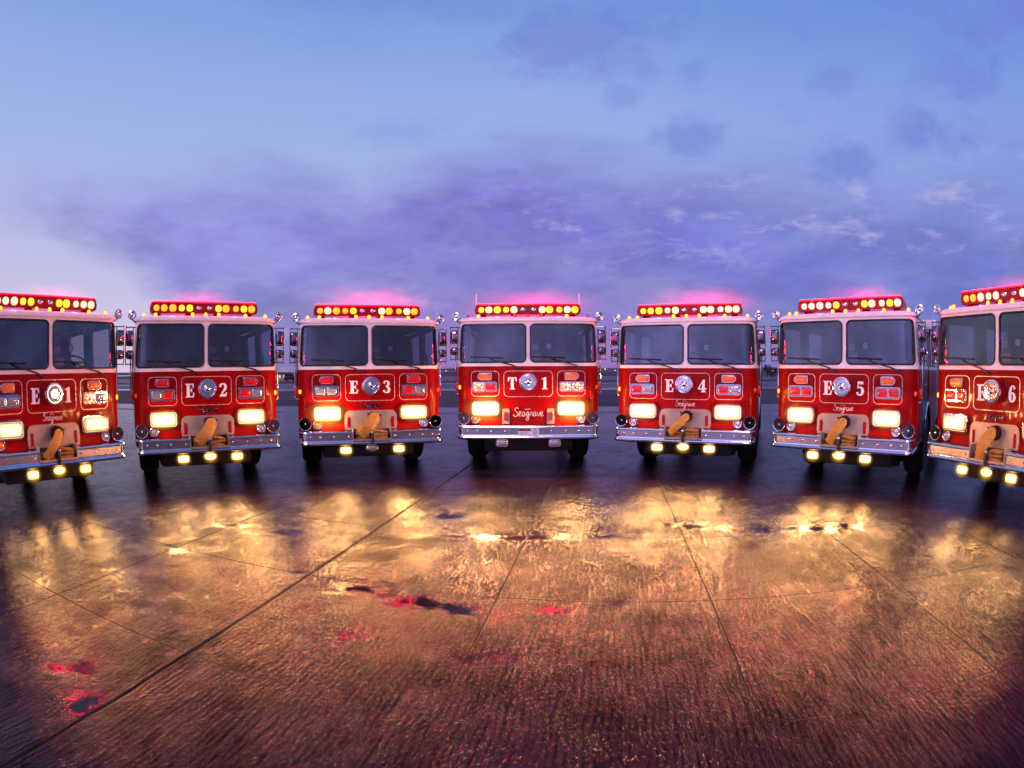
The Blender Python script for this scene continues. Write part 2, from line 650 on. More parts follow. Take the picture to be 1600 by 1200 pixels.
def window_frame():
    mb = MB()
    for sd in (-1, 1):
        a, b = sorted((0.0, sd * S_CORNER))
        ring_patch(mb, a, b, Z_BELT, Z_TOP, WS[sd])
        cuts = [SIDE_Y0, 1.52, 2.80, LEN]
        for k in range(3):
            a, b = sorted((sd * s_of_y(cuts[k]), sd * s_of_y(cuts[k + 1])))
            ring_patch(mb, a, b, Z_BELT, Z_TOP, side_hole(sd, k))
    return mb


def roof_cap():
    mb = MB()
    ss = [i / 40 * S_END for i in range(-40, 41)]
    ss = sorted(set([round(s, 4) for s in ss] + [sg * PS[i] for i in range(10, 28) for sg in (-1, 1)]))
    layers = [(Z_TOP - 0.004, 0.004), (Z_TOP + 0.006, 0.020), (2.575, 0.022), (2.600, 0.004), (2.618, -0.04), (2.630, -0.12), (2.636, -0.3)]
    n = len(ss)
    vs = []
    for z, off in layers:
        vs += [at(s, z, off) for s in ss]
    fs = []
    for l in range(len(layers) - 1):
        for i in range(n - 1):
            a = l * n + i
            fs.append([a, a + 1, a + n + 1, a + n])
    top = (len(layers) - 1) * n
    fs += [[top + i, top + i + 1, top + n - 2 - i, top + n - 1 - i] for i in range(n // 2 - 1)]
    # ceiling liner
    return mb.add(vs, fs, 0)


def gasket(hole, r=0.013):
    def fn():
        mb = MB()
        cx, cz, w, h, rr = hole
        mb.tube([at(s, z, 0.002) for s, z in rrect(cx, cz, w, h, rr, 6, 12)], r, 6, True)
        return mb
    return fn


def glass(hole):
    def fn():
        mb = MB()
        glass_fill(mb, hole, -0.012)
        return mb
    return fn


def pinstripe(x0, x1, z0, z1, r=0.07, w=0.0055):
    def fn():
        mb = MB()
        p = rrect((x0 + x1) / 2, (z0 + z1) / 2, x1 - x0, z1 - z0, r, 6, 8)
        mb.tube([(x, face_y(x) - 0.003, z) for x, z in p], w, 6, True)
        return mb
    return fn


# --- lettering: slab-serif condensed capitals and figures, drawn in a 0.72 x 1 cell
def glyph(ch):
    polys, ribs = [], []
    if ch == 'E':
        polys.append(([(0, 0), (.70, 0), (.74, .33), (.66, .33), (.58, .09), (.37, .09), (.37, .46), (.46, .46), (.50, .36), (.57, .36), (.57, .66), (.50, .66), (.46, .56), (.37, .56), (.37, .91), (.56, .91), (.63, .69), (.71, .69), (.69, 1), (0, 1), (0, .93), (.11, .91), (.11, .09), (0, .07)], []))
    elif ch == 'T':
        polys.append(([(.18, 0), (.62, 0), (.62, .07), (.53, .09), (.53, .91), (.60, .91), (.71, .66), (.79, .66), (.77, 1), (.03, 1), (.01, .66), (.09, .66), (.20, .91), (.27, .91), (.27, .09), (.18, .07)], []))
    elif ch == '1':
        polys.append(([(.12, 0), (.60, 0), (.60, .06), (.49, .09), (.49, 1), (.38, 1), (.08, .86), (.08, .80), (.24, .81), (.24, .09), (.12, .06)], []))
    elif ch == '4':
        polys.append(([(.28, 0), (.70, 0), (.70, .06), (.61, .09), (.61, .22), (.74, .22), (.74, .32), (.61, .32), (.61, 1), (.46, 1), (.02, .31), (.02, .22), (.37, .22), (.37, .09), (.28, .06)], [[(.37, .32), (.13, .32), (.37, .73)]]))
    elif ch == '2':
        ribs.append((spline([(.12, .70), (.14, .86), (.32, .95), (.50, .86), (.54, .70), (.46, .50), (.28, .30), (.14, .12)], 6), [.20, .17, .10, .20, .24, .20, .12, .10]))
        polys.append(([(.04, 0), (.60, 0), (.66, .30), (.59, .30), (.54, .19), (.22, .19), (.10, .12), (.04, .10)], []))
    elif ch == '3':
        ribs.append((spline([(.12, .76), (.18, .90), (.34, .96), (.48, .86), (.50, .72), (.42, .58), (.26, .53)], 6), [.20, .14, .09, .20, .24, .16, .07]))
        ribs.append((spline([(.26, .50), (.46, .46), (.54, .28), (.48, .10), (.32, .04), (.16, .10), (.10, .24)], 6), [.07, .16, .26, .20, .09, .14, .20]))
    elif ch == '5':
        polys.append(([(.10, .50), (.17, .52), (.20, .80), (.60, .80), (.58, 1), (.12, 1)], []))
        ribs.append((spline([(.14, .52), (.30, .60), (.48, .52), (.54, .32), (.46, .10), (.30, .04), (.14, .10), (.10, .24)], 6), [.07, .10, .18, .26, .18, .09, .14, .20]))
    elif ch == '6':
        ribs.append((spline([(.56, .78), (.50, .92), (.36, .96), (.22, .80), (.17, .50), (.18, .24), (.26, .08), (.38, .04), (.50, .12), (.55, .30), (.49, .48), (.36, .55), (.24, .46)], 6), [.17, .12, .08, .18, .24, .24, .14, .08, .18, .22, .16, .08, .06]))
    return polys, ribs


def letter_mesh(ch, cx, cz, h):
    def fn():
        mb = MB()
        polys, ribs = glyph(ch)
        k = h
        ox, oz = cx - 0.37 * k * 0.95, cz - h / 2
        y = face_y(cx) - 0.006
        for out, holes in polys:
            mb.plate([(ox + a * k * 0.95, oz + b * k) for a, b in out], y, y + 0.005, [[(ox + a * k * 0.95, oz + b * k) for a, b in hh] for hh in holes])
        for i, (pts, ws) in enumerate(ribs):
            m = len(pts) - 1
            w = []
            for j in range(len(pts)):
                t = j / m * (len(ws) - 1)
                a = int(min(t, len(ws) - 2))
                w.append((ws[a] + (ws[a + 1] - ws[a]) * (t - a)) * k * 0.92)
            mb.ribbon([(ox + a * k * 0.95, oz + b * k) for a, b in pts], w, y - 0.001 * (i + 1), 0.006)
        return mb
    return fn


def script_badge(cx, cz, w):
    e = [(.55, .25), (.85, .35), (.85, .50), (.70, .55), (.60, .35), (.65, .08), (.80, .02), (.98, .16)]
    a = [(1.32, .45), (1.15, .52), (1.02, .30), (1.05, .05), (1.20, .05), (1.32, .45), (1.30, .12), (1.46, .06)]
    strokes = [
        [(.55, .92), (.40, 1.06), (.18, .98), (.15, .76), (.34, .56), (.50, .36), (.42, .08), (.20, -.02), (-.05, .10), (-.02, .24)],
        e, a,
        [(1.82, .45), (1.64, .52), (1.52, .30), (1.56, .06), (1.70, .08), (1.82, .46), (1.78, -.22), (1.62, -.48), (1.46, -.36), (1.70, -.06), (1.98, .12)],
        [(1.98, .12), (2.06, .52), (2.12, .56), (2.22, .48), (2.22, .12), (2.34, .06)],
        [(x + 1.36, z) for x, z in a],
        [(2.86, .50), (2.98, .04), (3.10, .22), (3.14, .52)],
        [(x + 2.62, z) for x, z in e],
        [(1.30, .86), (2.06, .90)],
    ]
    def fn():
        mb = MB()
        k = w / 3.65
        for st in strokes:
            p = spline(st, 5)
            mb.tube([(cx + (x - 1.75) * k, face_y(cx) - 0.006, cz + (z - 0.3) * k) for x, z in p], 0.062 * k, 5)
        return mb
    return fn


# --- front fittings
def signal_outline(sd):
    cx, cz, w, h = sd * 0.729, 1.613, 0.232, 0.114
    pts = [(-w / 2 + 0.045, -h / 2), (w / 2 - .01, -h / 2), (w / 2, -h / 2 + .01), (w / 2, h / 2 - .01), (w / 2 - .01, h / 2), (-w / 2 + 0.045, h / 2), (-w / 2 + .006, h * 0.16), (-w / 2 + .006, -h * 0.16)]
    if sd > 0:
        pts = [(-x, z) for x, z in pts][::-1]
    return cx, cz, pts


def bezel_of(outline, cx, cz, y, r=0.012, back=0.03):
    mb = MB()
    p = resample([(cx + a, cz + b) for a, b in outline], 0.03)
    mb.tube([(x, y, z) for x, z in p], r, 6, True)
    mb.plate([(cx + a, cz + b) for a, b in outline], y + 0.004, y + back)
    return mb


def dome_lens(outline, cx, cz, y, h, shrink=0.93):
    mb = MB()
    n = len(outline)
    vs, fs = [], []
    prof = [(1.0, 0.0), (0.97, 0.55), (0.85, 0.85), (0.6, 0.96), (0.25, 1.0)]
    for k, d in prof:
        vs += [(cx + a * shrink * k, y - h * d, cz + b * shrink * k) for a, b in outline]
    for l in range(len(prof) - 1):
        for i in range(n):
            j = (i + 1) % n
            fs.append([l * n + i, l * n + j, (l + 1) * n + j, (l + 1) * n + i])
    fs.append([(len(prof) - 1) * n + i for i in range(n)])
    return mb.add(vs, fs, 0)


def bumper_mesh(tray):
    prof_lo = [(0.012, 0.655), (0.014, 0.640), (0.034, 0.632), (0.046, 0.612), (0.040, 0.588), (0.020, 0.577), (-0.04, 0.577)]
    prof_up = [(-0.04, 0.806), (0.020, 0.806), (0.040, 0.798), (0.046, 0.784), (0.034, 0.770), (0.014, 0.764), (0.012, 0.655)]
    def path(x0=None):
        pts = []
        rr = 0.07
        X, Y = 1.135, -0.155
        for i in range(13):
            pts.append((X, 0.55 - (0.55 - (Y + rr)) * i / 12, 1.0, 0.0))
        for i in range(1, 9):
            a = R(90 * i / 8)
            pts.append((X - rr + rr * math.cos(a), Y + rr - rr * math.sin(a), math.cos(a), -math.sin(a)))
        end = -(X - rr) if x0 is None else x0
        xs = X - rr
        for i in range(1, 25):
            pts.append((xs + (end - xs) * i / 24, Y, 0.0, -1.0))
        if x0 is None:
            pts += [(-x, y, -nx, ny) for x, y, nx, ny in pts[:21]][::-1]
        return pts
    def sweep(mb, pts, prof, mat, mirror=False):
        n = len(prof)
        vs, fs = [], []
        for x, y, nx, ny in pts:
            for off, z in prof:
                px = x + nx * off
                vs.append((-px if mirror else px, y + ny * off, z))
        for i in range(len(pts) - 1):
            for j in range(n - 1):
                a = i * n + j
                f = [a, a + 1, a + n + 1, a + n]
                fs.append(f if mirror else f[::-1])
        fs.append(list(range(n)))
        fs.append([(len(pts) - 1) * n + j for j in range(n)])
        mb.add(vs, fs, mat)
    def fn():
        mb = MB()
        sweep(mb, path(), prof_lo, 0)
        if tray:
            sweep(mb, path(0.305), prof_up, 0)
            sweep(mb, path(0.305), prof_up, 0, True)
        else:
            sweep(mb, path(), prof_up, 0)
        # brushed centre band laid into the channel
        for a, b in (((-1.06, -0.32), (0.32, 1.06)) if tray else ((-1.06, 1.06),)):
            mb.box(a, b, -0.171, -0.160, 0.662, 0.758, 0, 1)
        for x in (-1.0, -0.84, -0.62, -0.38, 0.38, 0.62, 0.84, 1.0):
            mb.lathe([(0.016, 0), (0.015, 0.006), (0.009, 0.011), (0.0, 0.012)], (x, -0.171, 0.712), (0, -1, 0), 10, 0)
        return mb
    return fn


def tyre_mesh():
    mb = MB()
    w, r = 0.38, 0.53
    prof = [(0.30, -w / 2 + .02), (0.36, -w / 2), (0.46, -w / 2), (0.51, -w / 2 + .03), (r, -w / 2 + .07), (r, w / 2 - .07), (0.51, w / 2 - .03), (0.46, w / 2), (0.36, w / 2), (0.30, w / 2 - .02), (0.30, -w / 2 + .02)]
    mb.lathe(prof[:-1], (0, 0, 0), (1, 0, 0), 36)
    for k in range(36):
        a = 2 * PI * k / 36
        for s in (-1, 1):
            xf = Matrix.Rotation(a, 4, 'X') @ Matrix.Translation((s * 0.05, 0, r))
            mb.box(-0.035, 0.035, -0.03, 0.03, -0.006, 0.008, 0, 0, xf=xf)
    return mb


def rim_mesh():
    mb = MB()
    mb.lathe([(0.302, -0.10), (0.29, -0.12), (0.27, -0.10), (0.25, -0.02), (0.14, 0.02), (0.13, -0.06), (0.10, -0.10), (0.0, -0.11)], (0, 0, 0), (1, 0, 0), 28)
    mb.lathe([(0.302, 0.10), (0.29, 0.13), (0.27, 0.11), (0.25, 0.02), (0.14, 0.00), (0.13, 0.10), (0.10, 0.13), (0.0, 0.14)], (0, 0, 0), (1, 0, 0), 28)
    for k in range(10):
        a = 2 * PI * k / 10
        for s in (-1, 1):
            mb.lathe([(0.014, 0), (0.014, 0.04), (0.0, 0.042)], (s * 0.01, 0.2 * math.cos(a), 0.2 * math.sin(a)), (s, 0, 0), 6)
    return mb


def round_horn(x, z, r, depth):
    """Chrome ring + dark throat with a centre boss."""
    y = face_y(x) - depth
    def ring():
        mb = MB()
        mb.lathe([(r * 0.90, 0.0), (r * 0.93, 0.014), (r, 0.016), (r * 1.04, 0.004), (r * 1.0, -0.02), (r * 0.72, -depth - 0.05)], (x, y, z), (0, -1, 0), 32)
        return mb
    def throat():
        mb = MB()
        mb.lathe([(r * 0.92, 0.0), (r * 0.74, -0.02), (r * 0.45, -0.05), (r * 0.22, -0.055), (0.0, -0.055)], (x, y, z), (0, -1, 0), 32)
        for k in (0.62, 0.8):
            mb.tube([(x + r * k * math.cos(a), y + 0.008, z + r * k * math.sin(a)) for a in [2 * PI * i / 24 for i in range(24)]], 0.0035, 4, True)
        for i in range(6):
            a = PI * i / 6
            mb.tube([(x - r * .9 * math.cos(a), y + 0.010, z - r * .9 * math.sin(a)), (x + r * .9 * math.cos(a), y + 0.010, z + r * .9 * math.sin(a))], 0.003, 4)
        return mb
    def boss():
        mb = MB()
        mb.lathe([(r * 0.17, -0.02), (r * 0.16, 0.004), (r * 0.09, 0.012), (0.0, 0.013)], (x, y, z), (0, -1, 0), 14)
        return mb
    return ring, throat, boss


BULBS = [-.825, -.69, -.54, -.385, -.245, -.085, .095, .255, .385, .56, .70, .835]
BAR_Y, BAR_Z0, BAR_Z1 = 0.55, 2.700, 2.874

def lightbar_body():
    mb = MB()
    o = [(-.935, BAR_Z0 + .02), (-.90, BAR_Z0), (.90, BAR_Z0), (.935, BAR_Z0 + .02), (.945, BAR_Z0 + .09), (.915, BAR_Z1), (-.915, BAR_Z1), (-.945, BAR_Z0 + .09)]
    mb.plate(o, BAR_Y - 0.02, BAR_Y + 0.30)
    # sloping top lip over the lamps
    mb.box(-.92, .92, BAR_Y - 0.045, BAR_Y + 0.30, BAR_Z1 - 0.014, BAR_Z1 + 0.004, 0.004)
    mb.box(-.91, .91, BAR_Y - 0.035, BAR_Y - 0.019, BAR_Z0 + 0.004, BAR_Z0 + 0.022, 0)
    return mb


def hose_curve(wd, end, lean=0.0):
    """Flat woven hose: it rounds over at the coupling and runs down as a band into the tray."""
    def fn():
        bm = bmesh.new()
        top, bot = Vector((0.035, 1.000)), Vector(end)
        d = (bot - top).normalized()
        nrm = Vector((-d.y, d.x))
        L = (bot - top).length
        rows = []
        n = 16
        for i in range(-5, n + 1):
            if i < 0:
                a = R(90 * (-i) / 5)
                c, w = top - d * (wd / 2 * math.sin(a)), max(0.004, wd / 2 * math.cos(a))
            else:
                t = i / n
                c, w = top + d * (L * t) + nrm * (lean * math.sin(PI * t)), wd / 2 * (1 + 0.06 * math.sin(5 * t))
            t = max(0.0, i / n)
            y = -0.165 - 0.070 * math.sin(PI * min(1.0, 0.12 + 0.80 * t)) + (0.05 * (-i) / 5 if i < 0 else 0)
            row = []
            for k in range(9):
                q = -1 + k / 4
                p = c + nrm * (w * q)
                row.append(bm.verts.new((p.x, y - 0.012 * (1 - q * q), p.y)))
            rows.append(row)
        for r0, r1 in zip(rows, rows[1:]):
            for k in range(8):
                bm.faces.new((r0[k], r0[k + 1], r1[k + 1], r1[k]))
        bmesh.ops.recalc_face_normals(bm, faces=bm.faces[:])
        bmesh.ops.solidify(bm, geom=bm.faces[:], thickness=0.034)
        mb = MB()
        bm.verts.index_update()
        mb.add([v.co[:] for v in bm.verts], [[v.index for v in f.verts] for f in bm.faces])
        bm.free()
        mb.tube([(0.035, -0.03, 1.0), (0.035, -0.17, 0.998)], 0.062, 14)
        return mb
    return fn


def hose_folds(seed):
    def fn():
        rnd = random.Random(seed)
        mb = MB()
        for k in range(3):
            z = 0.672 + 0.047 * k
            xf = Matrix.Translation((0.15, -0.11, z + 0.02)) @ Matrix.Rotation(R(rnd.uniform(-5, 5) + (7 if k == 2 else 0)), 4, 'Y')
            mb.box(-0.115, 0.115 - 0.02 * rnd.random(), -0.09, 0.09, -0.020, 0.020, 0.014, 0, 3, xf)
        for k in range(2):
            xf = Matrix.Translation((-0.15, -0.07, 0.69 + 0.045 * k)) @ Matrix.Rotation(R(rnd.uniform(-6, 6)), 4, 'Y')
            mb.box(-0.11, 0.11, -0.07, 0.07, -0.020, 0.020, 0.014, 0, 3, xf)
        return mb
    return fn


def glow_material(name, color, strength, power=2.0):  # emission put into a volume, imitating bloom round a lit lamp
    m, nt, out = newmat(name)
    tc = nt.node('ShaderNodeTexCoord').outputs['Object']
    ln = nt.node('ShaderNodeVectorMath', operation='LENGTH')
    nt.l.new(tc, ln.inputs[0])
    f = nt.math('POWER', nt.smooth(ln.outputs['Value'], 0.0, 1.0, 1.0, 0.0), power)
    em = nt.node('ShaderNodeEmission')
    em.inputs['Color'].default_value = (*color, 1)
    nt.l.new(nt.math('MULTIPLY', f, strength), em.inputs['Strength'])
    nt.l.new(em.outputs[0], out.inputs['Volume'])
    return m
glow_material('lamp_bloom_strong', (1.0, 0.40, 0.04), 12.0)
glow_material('lamp_bloom', (1.0, 0.42, 0.04), 11.0)
glow_material('lamp_bloom_small', (1.0, 0.48, 0.04), 17.0)

def ball():
    mb = MB()
    bm = bmesh.new()
    bmesh.ops.create_icosphere(bm, subdivisions=3, radius=1.0)
    bm.verts.index_update()
    mb.add([v.co[:] for v in bm.verts], [[v.index for v in f.verts] for f in bm.faces])
    bm.free()
    return mb


def beam(parent, loc, energy, radius=0.07, cone=0, down=7.0, color=(1.0, 0.50, 0.17), turn=0):
    ld = bpy.data.lights.new('lamp_beam', 'SPOT' if cone else 'POINT')
    ld.energy = energy
    ld.color = color
    ld.shadow_soft_size = radius
    if cone:
        ld.spot_size = R(cone)
        ld.spot_blend = 1.0
    o = bpy.data.objects.new('lamp_beam', ld)
    COL.objects.link(o)
    o.parent = parent
    o.location = loc
    o.rotation_euler = (-R(90 - down), 0, R(turn))
    return o


def lamp_glow(parent, loc, size, mat):
    o = part('bloom_glow', 'glow_ball', ball, 'lamp_bloom', parent, loc, mat)
    o.scale = size
    return o


def make_truck(num, first, pos, yaw, label, head=('headlight_on', 'headlight_on'), fog=True, mid_fog=True, warn=('red_lens',) * 4,
               spot='reflector', hose=(0.14, (-0.2, 0.70), 0.0), bulbs='yyyyyrryyyyy', lit_markers=True, signal='amber_lens', dz=0.0):
    ladder = first == 'T'
    t = bpy.data.objects.new('fire_truck', None)
    COL.objects.link(t)
    t.location = (pos[0], pos[1], dz)
    t.rotation_euler = (0, 0, -R(yaw))
    tag(t, label, 'fire truck', 'fire trucks parked in an arc')
    ty = 'T' if ladder else 'E'

    # ---- cab, glass, roof
    cab = part('cab', 'cab', cab_shell, 'red_paint', t)
    fr = part('window_frame', 'wframe', window_frame, 'white_paint', t)
    part('roof', 'roof', roof_cap, 'white_paint', t)
    for sd in (-1, 1):
        w = part('windshield', f'ws{sd}', glass(WS[sd]), 'cab_glass', t)
        part('rubber_seal', f'wsg{sd}', gasket(WS[sd]), 'black_rubber', w)
        for k in range(3):
            w = part('side_window', f'sw{sd}{k}', glass(side_hole(sd, k)), 'side_glass', t)
            part('rubber_seal', f'swg{sd}{k}', gasket(side_hole(sd, k), 0.010), 'black_rubber', w)
        def door(sd=sd):
            mb = MB()
            mb.box(*sorted((sd * (HW + 0.001), sd * (HW + 0.008))), 0.36, 1.24, 0.72, 1.76, 0.003)
            return mb
        d = part('cab_door', f'door{sd}', door, 'red_paint', t)
        def handle(sd=sd):
            mb = MB()
            mb.box(*sorted((sd * (HW + 0.008), sd * (HW + 0.03))), 1.08, 1.18, 1.52, 1.56, 0.006)
            return mb
        part('door_handle', f'dh{sd}', handle, 'chrome', d)
        for y in (0.31, 1.44):
            def rail():
                mb = MB()
                mb.tube([(sd * HW, y, 1.30), (sd * (HW + .05), y, 1.32), (sd * (HW + .05), y, 2.05), (sd * HW, y, 2.08)], 0.014, 8)
                return mb
            part('grab_rail', f'rail{sd}{y}', rail, 'chrome', t)
        def arch(sd=sd):
            mb = MB()
            pts = [(sd * (HW + .004), 1.95 + 0.665 * math.cos(a), 0.55 + 0.665 * math.sin(a)) for a in [PI * (0.06 + 0.88 * i / 24) for i in range(25)]]
            mb.tube(pts, 0.022, 8)
            return mb
        part('wheel_arch_trim', f'arch{sd}', arch, 'chrome', t)
        def hinge(sd=sd):
            mb = MB()
            mb.box(*sorted((sd * (HW - 0.004), sd * (HW + 0.055))), 0.26, 0.34, 1.36, 1.50, 0.012)
            return mb
        part('side_lamp', f'sidelamp{sd}', hinge, 'red_lens', t)
        def sm(sd=sd):
            mb = MB()
            c = Vector(at(sd * 1.19, 1.43, 0.0))
            nrm = (Vector(at(sd * 1.19, 1.43, 0.1)) - c).normalized()
            mb.lathe([(0.030, -0.004), (0.029, 0.012), (0.02, 0.022), (0.0, 0.026)], c, nrm, 14, sz=1.3)
            return mb
        part('corner_marker', f'cm{sd}', sm, 'marker_amber', t, None, None if (sd < 0) == (pos[0] > -3) else 'amber_lens')

    # ---- interior seen through the glass
    def inside():
        mb = MB()
        mb.box(-1.10, 1.10, 0.16, 0.50, 1.55, 1.80, 0.04)
        mb.box(0.32, 0.86, 0.44, 0.62, 1.62, 1.86, 0.05)
        mb.box(-1.14, 1.14, 0.30, 4.1, 0.90, 0.95, 0)
        mb.box(-0.42, 0.42, 0.7, 1.9, 0.95, 1.62, 0.06)
        mb.box(-1.14, -0.45, 2.75, 2.80, 0.95, 2.50, 0)
        mb.box(0.45, 1.14, 2.75, 2.80, 0.95, 2.50, 0)
        mb.box(-0.36, 0.36, 0.32, 0.60, 2.36, 2.50, 0.02)
        mb.box(-1.12, 1.12, 0.35, 4.1, 2.53, 2.545, 0)
        return mb
    part('dashboard', 'inside', inside, 'dash_black', t)
    def wheel():
        mb = MB()
        c, rr = Vector((0.62, 0.66, 1.93)), 0.21
        ax = Vector((0, -0.55, 0.83)).normalized()
        u, w = Vector((1, 0, 0)), ax.cross(Vector((1, 0, 0)))
        mb.tube([c + u * rr * math.cos(a) + w * rr * math.sin(a) for a in [2 * PI * i / 28 for i in range(28)]], 0.016, 6, True)
        for a in (0.2, 2.3, 4.4):
            mb.tube([c, c + u * rr * math.cos(a) + w * rr * math.sin(a)], 0.012, 6)
        mb.tube([c, c - ax * 0.3], 0.03, 8)
        return mb
    part('steering_wheel', 'steer', wheel, 'black_rubber', t)
    for sd in (-1, 1):
        def seat(sd=sd):
            mb = MB()
            mb.box(sd * .62 - .25, sd * .62 + .25, 1.0, 1.5, 1.15, 1.35, 0.05)
            mb.box(sd * .62 - .25, sd * .62 + .25, 1.46, 1.60, 1.3, 2.0, 0.05)
            mb.box(sd * .62 - .14, sd * .62 + .14, 1.46, 1.57, 2.02, 2.24, 0.05)
            return mb
        part('seat', f'seat{sd}', seat, 'seat_red', t)
    for i, (x, z, w, h) in enumerate(((0.29, 2.12, 0.075, 0.085), (0.06, 2.10, 0.10, 0.09), (0.10, 1.94, 0.13, 0.10))):
        def stick(x=x, z=z, w=w, h=h):
            mb = MB()
            mp = lambda a, b, c: at(a, c, -0.020 + b)
            mb.plate(rrect(x + .06, z, w, h, 0.008, 2), 0.002, 0.0, mp=mp)
            return mb
        part('windshield_sticker', f'stick{i}', stick, 'sticker_white' if i == 0 else 'plate_metal', t)

    # ---- wipers
    for xa, xb, xp in ((-0.98, -0.42, -0.24), (0.06, 0.62, 0.80)):
        def wip(xa=xa, xb=xb, xp=xp):
            mb = MB()
            a = [at(xa + (xb - xa) * i / 8, 1.945 - 0.02 * i / 8, 0.022) for i in range(9)]
            mb.tube(a, 0.009, 6)
            m = at((xa + xb) / 2 + .02, 1.938, 0.034)
            mb.tube([m, at((xa + xb) / 2 + .14, 1.88, 0.040), at(xp, 1.795, 0.036), at(xp + .10, 1.745, 0.03)], 0.011, 6)
            mb.lathe([(0.022, 0), (0.022, 0.03), (0, 0.034)], at(xp + .10, 1.745, 0.0), (0, -1, 0), 10)
            return mb
        part('wiper', f'wip{xa}', wip, 'black_rubber', t)

    # ---- pinstriped panels, numbers, spotlight
    part('pinstripe', 'pin0', pinstripe(-.405, .405, 1.276, 1.702), 'gold_leaf', t)
    part('pinstripe', 'pin-1', pinstripe(-.955, -.487, 1.282, 1.702), 'gold_leaf', t)
    part('pinstripe', 'pin1', pinstripe(.487, .955, 1.282, 1.702), 'gold_leaf', t)
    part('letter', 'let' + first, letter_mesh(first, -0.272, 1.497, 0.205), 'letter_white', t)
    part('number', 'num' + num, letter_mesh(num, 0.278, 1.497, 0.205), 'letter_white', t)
    def housing():
        mb = MB()
        mb.lathe([(0.09, 0.0), (0.10, 0.05), (0.135, 0.07), (0.147, 0.09), (0.150, 0.16), (0.142, 0.185), (0.128, 0.188), (0.122, 0.178)], (0, 0.0, 1.520), (0, -1, 0), 40)
        return mb
    sp = part('spotlight', 'spot', housing, 'chrome', t)
    def lens():
        mb = MB()
        mb.lathe([(0.124, 0.176), (0.112, 0.182), (0.100, 0.170), (0.085, 0.178), (0.070, 0.170), (0.052, 0.182), (0.038, 0.176), (0.02, 0.19), (0.0, 0.193)], (0, 0.0, 1.520), (0, -1, 0), 32)
        return mb
    part('lamp_lens', 'spotlens', lens, 'reflector', sp, None, spot if spot != 'reflector' else None)

    # ---- signals, warning lamps, headlights
    for si, sd in enumerate((-1, 1)):
        cx, cz, ol = signal_outline(sd)
        y = face_y(cx) - 0.030
        b = part('turn_signal', f'sig{sd}', lambda: bezel_of(ol, cx, cz, y, 0.010), 'chrome', t)
        part('lamp_lens', f'siglens{sd}', lambda: dome_lens(ol, cx, cz, y, 0.022), 'amber_lens', b, None, signal if signal != 'amber_lens' else None)
        wx, wz, ww, wh = sd * 0.729, 1.440, 0.395, 0.155
        y2 = face_y(wx) - 0.034
        rr = rrect(0, 0, ww, wh, 0.03, 4)
        b = part('warning_light', f'warn{sd}', lambda: bezel_of(rr, wx, wz, y2, 0.013), 'chrome', t)
        for k, dx in enumerate((-0.094, 0.094)):
            part('lamp_lens', f'warnl{sd}{k}', lambda: dome_lens(rrect(0, 0, 0.176, 0.125, 0.02, 4), wx + dx, wz, y2, 0.026), 'red_lens', b, None,
                 warn[2 * si + k] if warn[2 * si + k] != 'red_lens' else None)
        hx, hz = sd * 0.716, 1.077
        y3 = face_y(hx) - 0.045
        hh = rrect(0, 0, 0.445, 0.225, 0.055, 5)
        b = part('headlight', f'head{sd}', lambda: bezel_of(hh, hx, hz, y3, 0.016, 0.05), 'chrome', t)
        part('lamp_lens', f'headl{sd}', lambda: dome_lens(rrect(0, 0, 0.395, 0.175, 0.045, 5), hx, hz, y3, 0.045, 1.0), 'headlight_on', b, None, head[si])
        pw = {'headlight_bright': 245, 'headlight_on': 150, 'headlight_low': 110}[head[si]]
        beam(b, (hx, y3 - 0.13, hz), pw, 0.07, 160)
        beam(b, (hx, y3 - 0.13, hz), {'headlight_bright': 55, 'headlight_on': 14, 'headlight_low': 8}[head[si]], 0.05)  # added point light: throws the lens bloom onto the paint around it
        if head[si] == 'headlight_bright':
            lamp_glow(b, (hx, y3 - 0.05, hz), (0.46, 0.24, 0.34), 'lamp_bloom_strong')
        elif head[si] == 'headlight_on':
            lamp_glow(b, (hx, y3 - 0.05, hz), (0.36, 0.16, 0.23), 'lamp_bloom')
        # siren horns and small round lamps
        ring, throat, boss = round_horn(sd * 1.085, 0.914, 0.102, 0.06)
        if abs(sd * 1.085) > FLAT:
            pass
        b = part('horn', f'horn{sd}', ring, 'chrome', t)
        part('horn_throat', f'throat{sd}', throat, 'horn_dark', b)
        part('horn_boss', f'boss{sd}', boss, 'chrome', b)
        lx, lz = sd * 0.882, 0.892
        yl = face_y(lx) - 0.03
        def sring():
            mb = MB()
            mb.lathe([(0.048, 0.0), (0.052, 0.016), (0.066, 0.020), (0.077, 0.012), (0.079, -0.004), (0.07, -0.05)], (lx, yl, lz), (0, -1, 0), 28)
            return mb
        b = part('round_lamp', f'rl{sd}', sring, 'chrome', t)
        def slens():
            mb = MB()
            mb.lathe([(0.050, 0.002), (0.042, 0.008), (0.025, 0.014), (0.0, 0.016)], (lx, yl, lz), (0, -1, 0), 20)
            return mb
        part('lamp_lens', f'rll{sd}{num in "13"}', slens, 'amber_lens' if sd < 0 and num in '13' else 'clear_lens', b)

    # ---- badge, bumper, hose tray or tow plates
    if ladder:
        part('badge', 'badgeT', script_badge(0.0, 0.985, 0.50), 'gold_leaf', t)
        for sd in (-1, 1):
            def tow():
                mb = MB()
                mb.plate(rrect(sd * .375, 0.945, 0.125, 0.255, 0.012, 3), -0.012, -0.002)
                return mb
            b = part('tow_plate', f'tow{sd}', tow, 'plate_metal', t)
            def eye():
                mb = MB()
                mb.tube([(sd * .375 + x, -0.022, 0.945 + z) for x, z in rrect(0, 0, 0.045, 0.125, 0.022, 4, 4)], 0.010, 6, True)
                return mb
            part('tow_eye', f'eye{sd}', eye, 'red_housing', b)
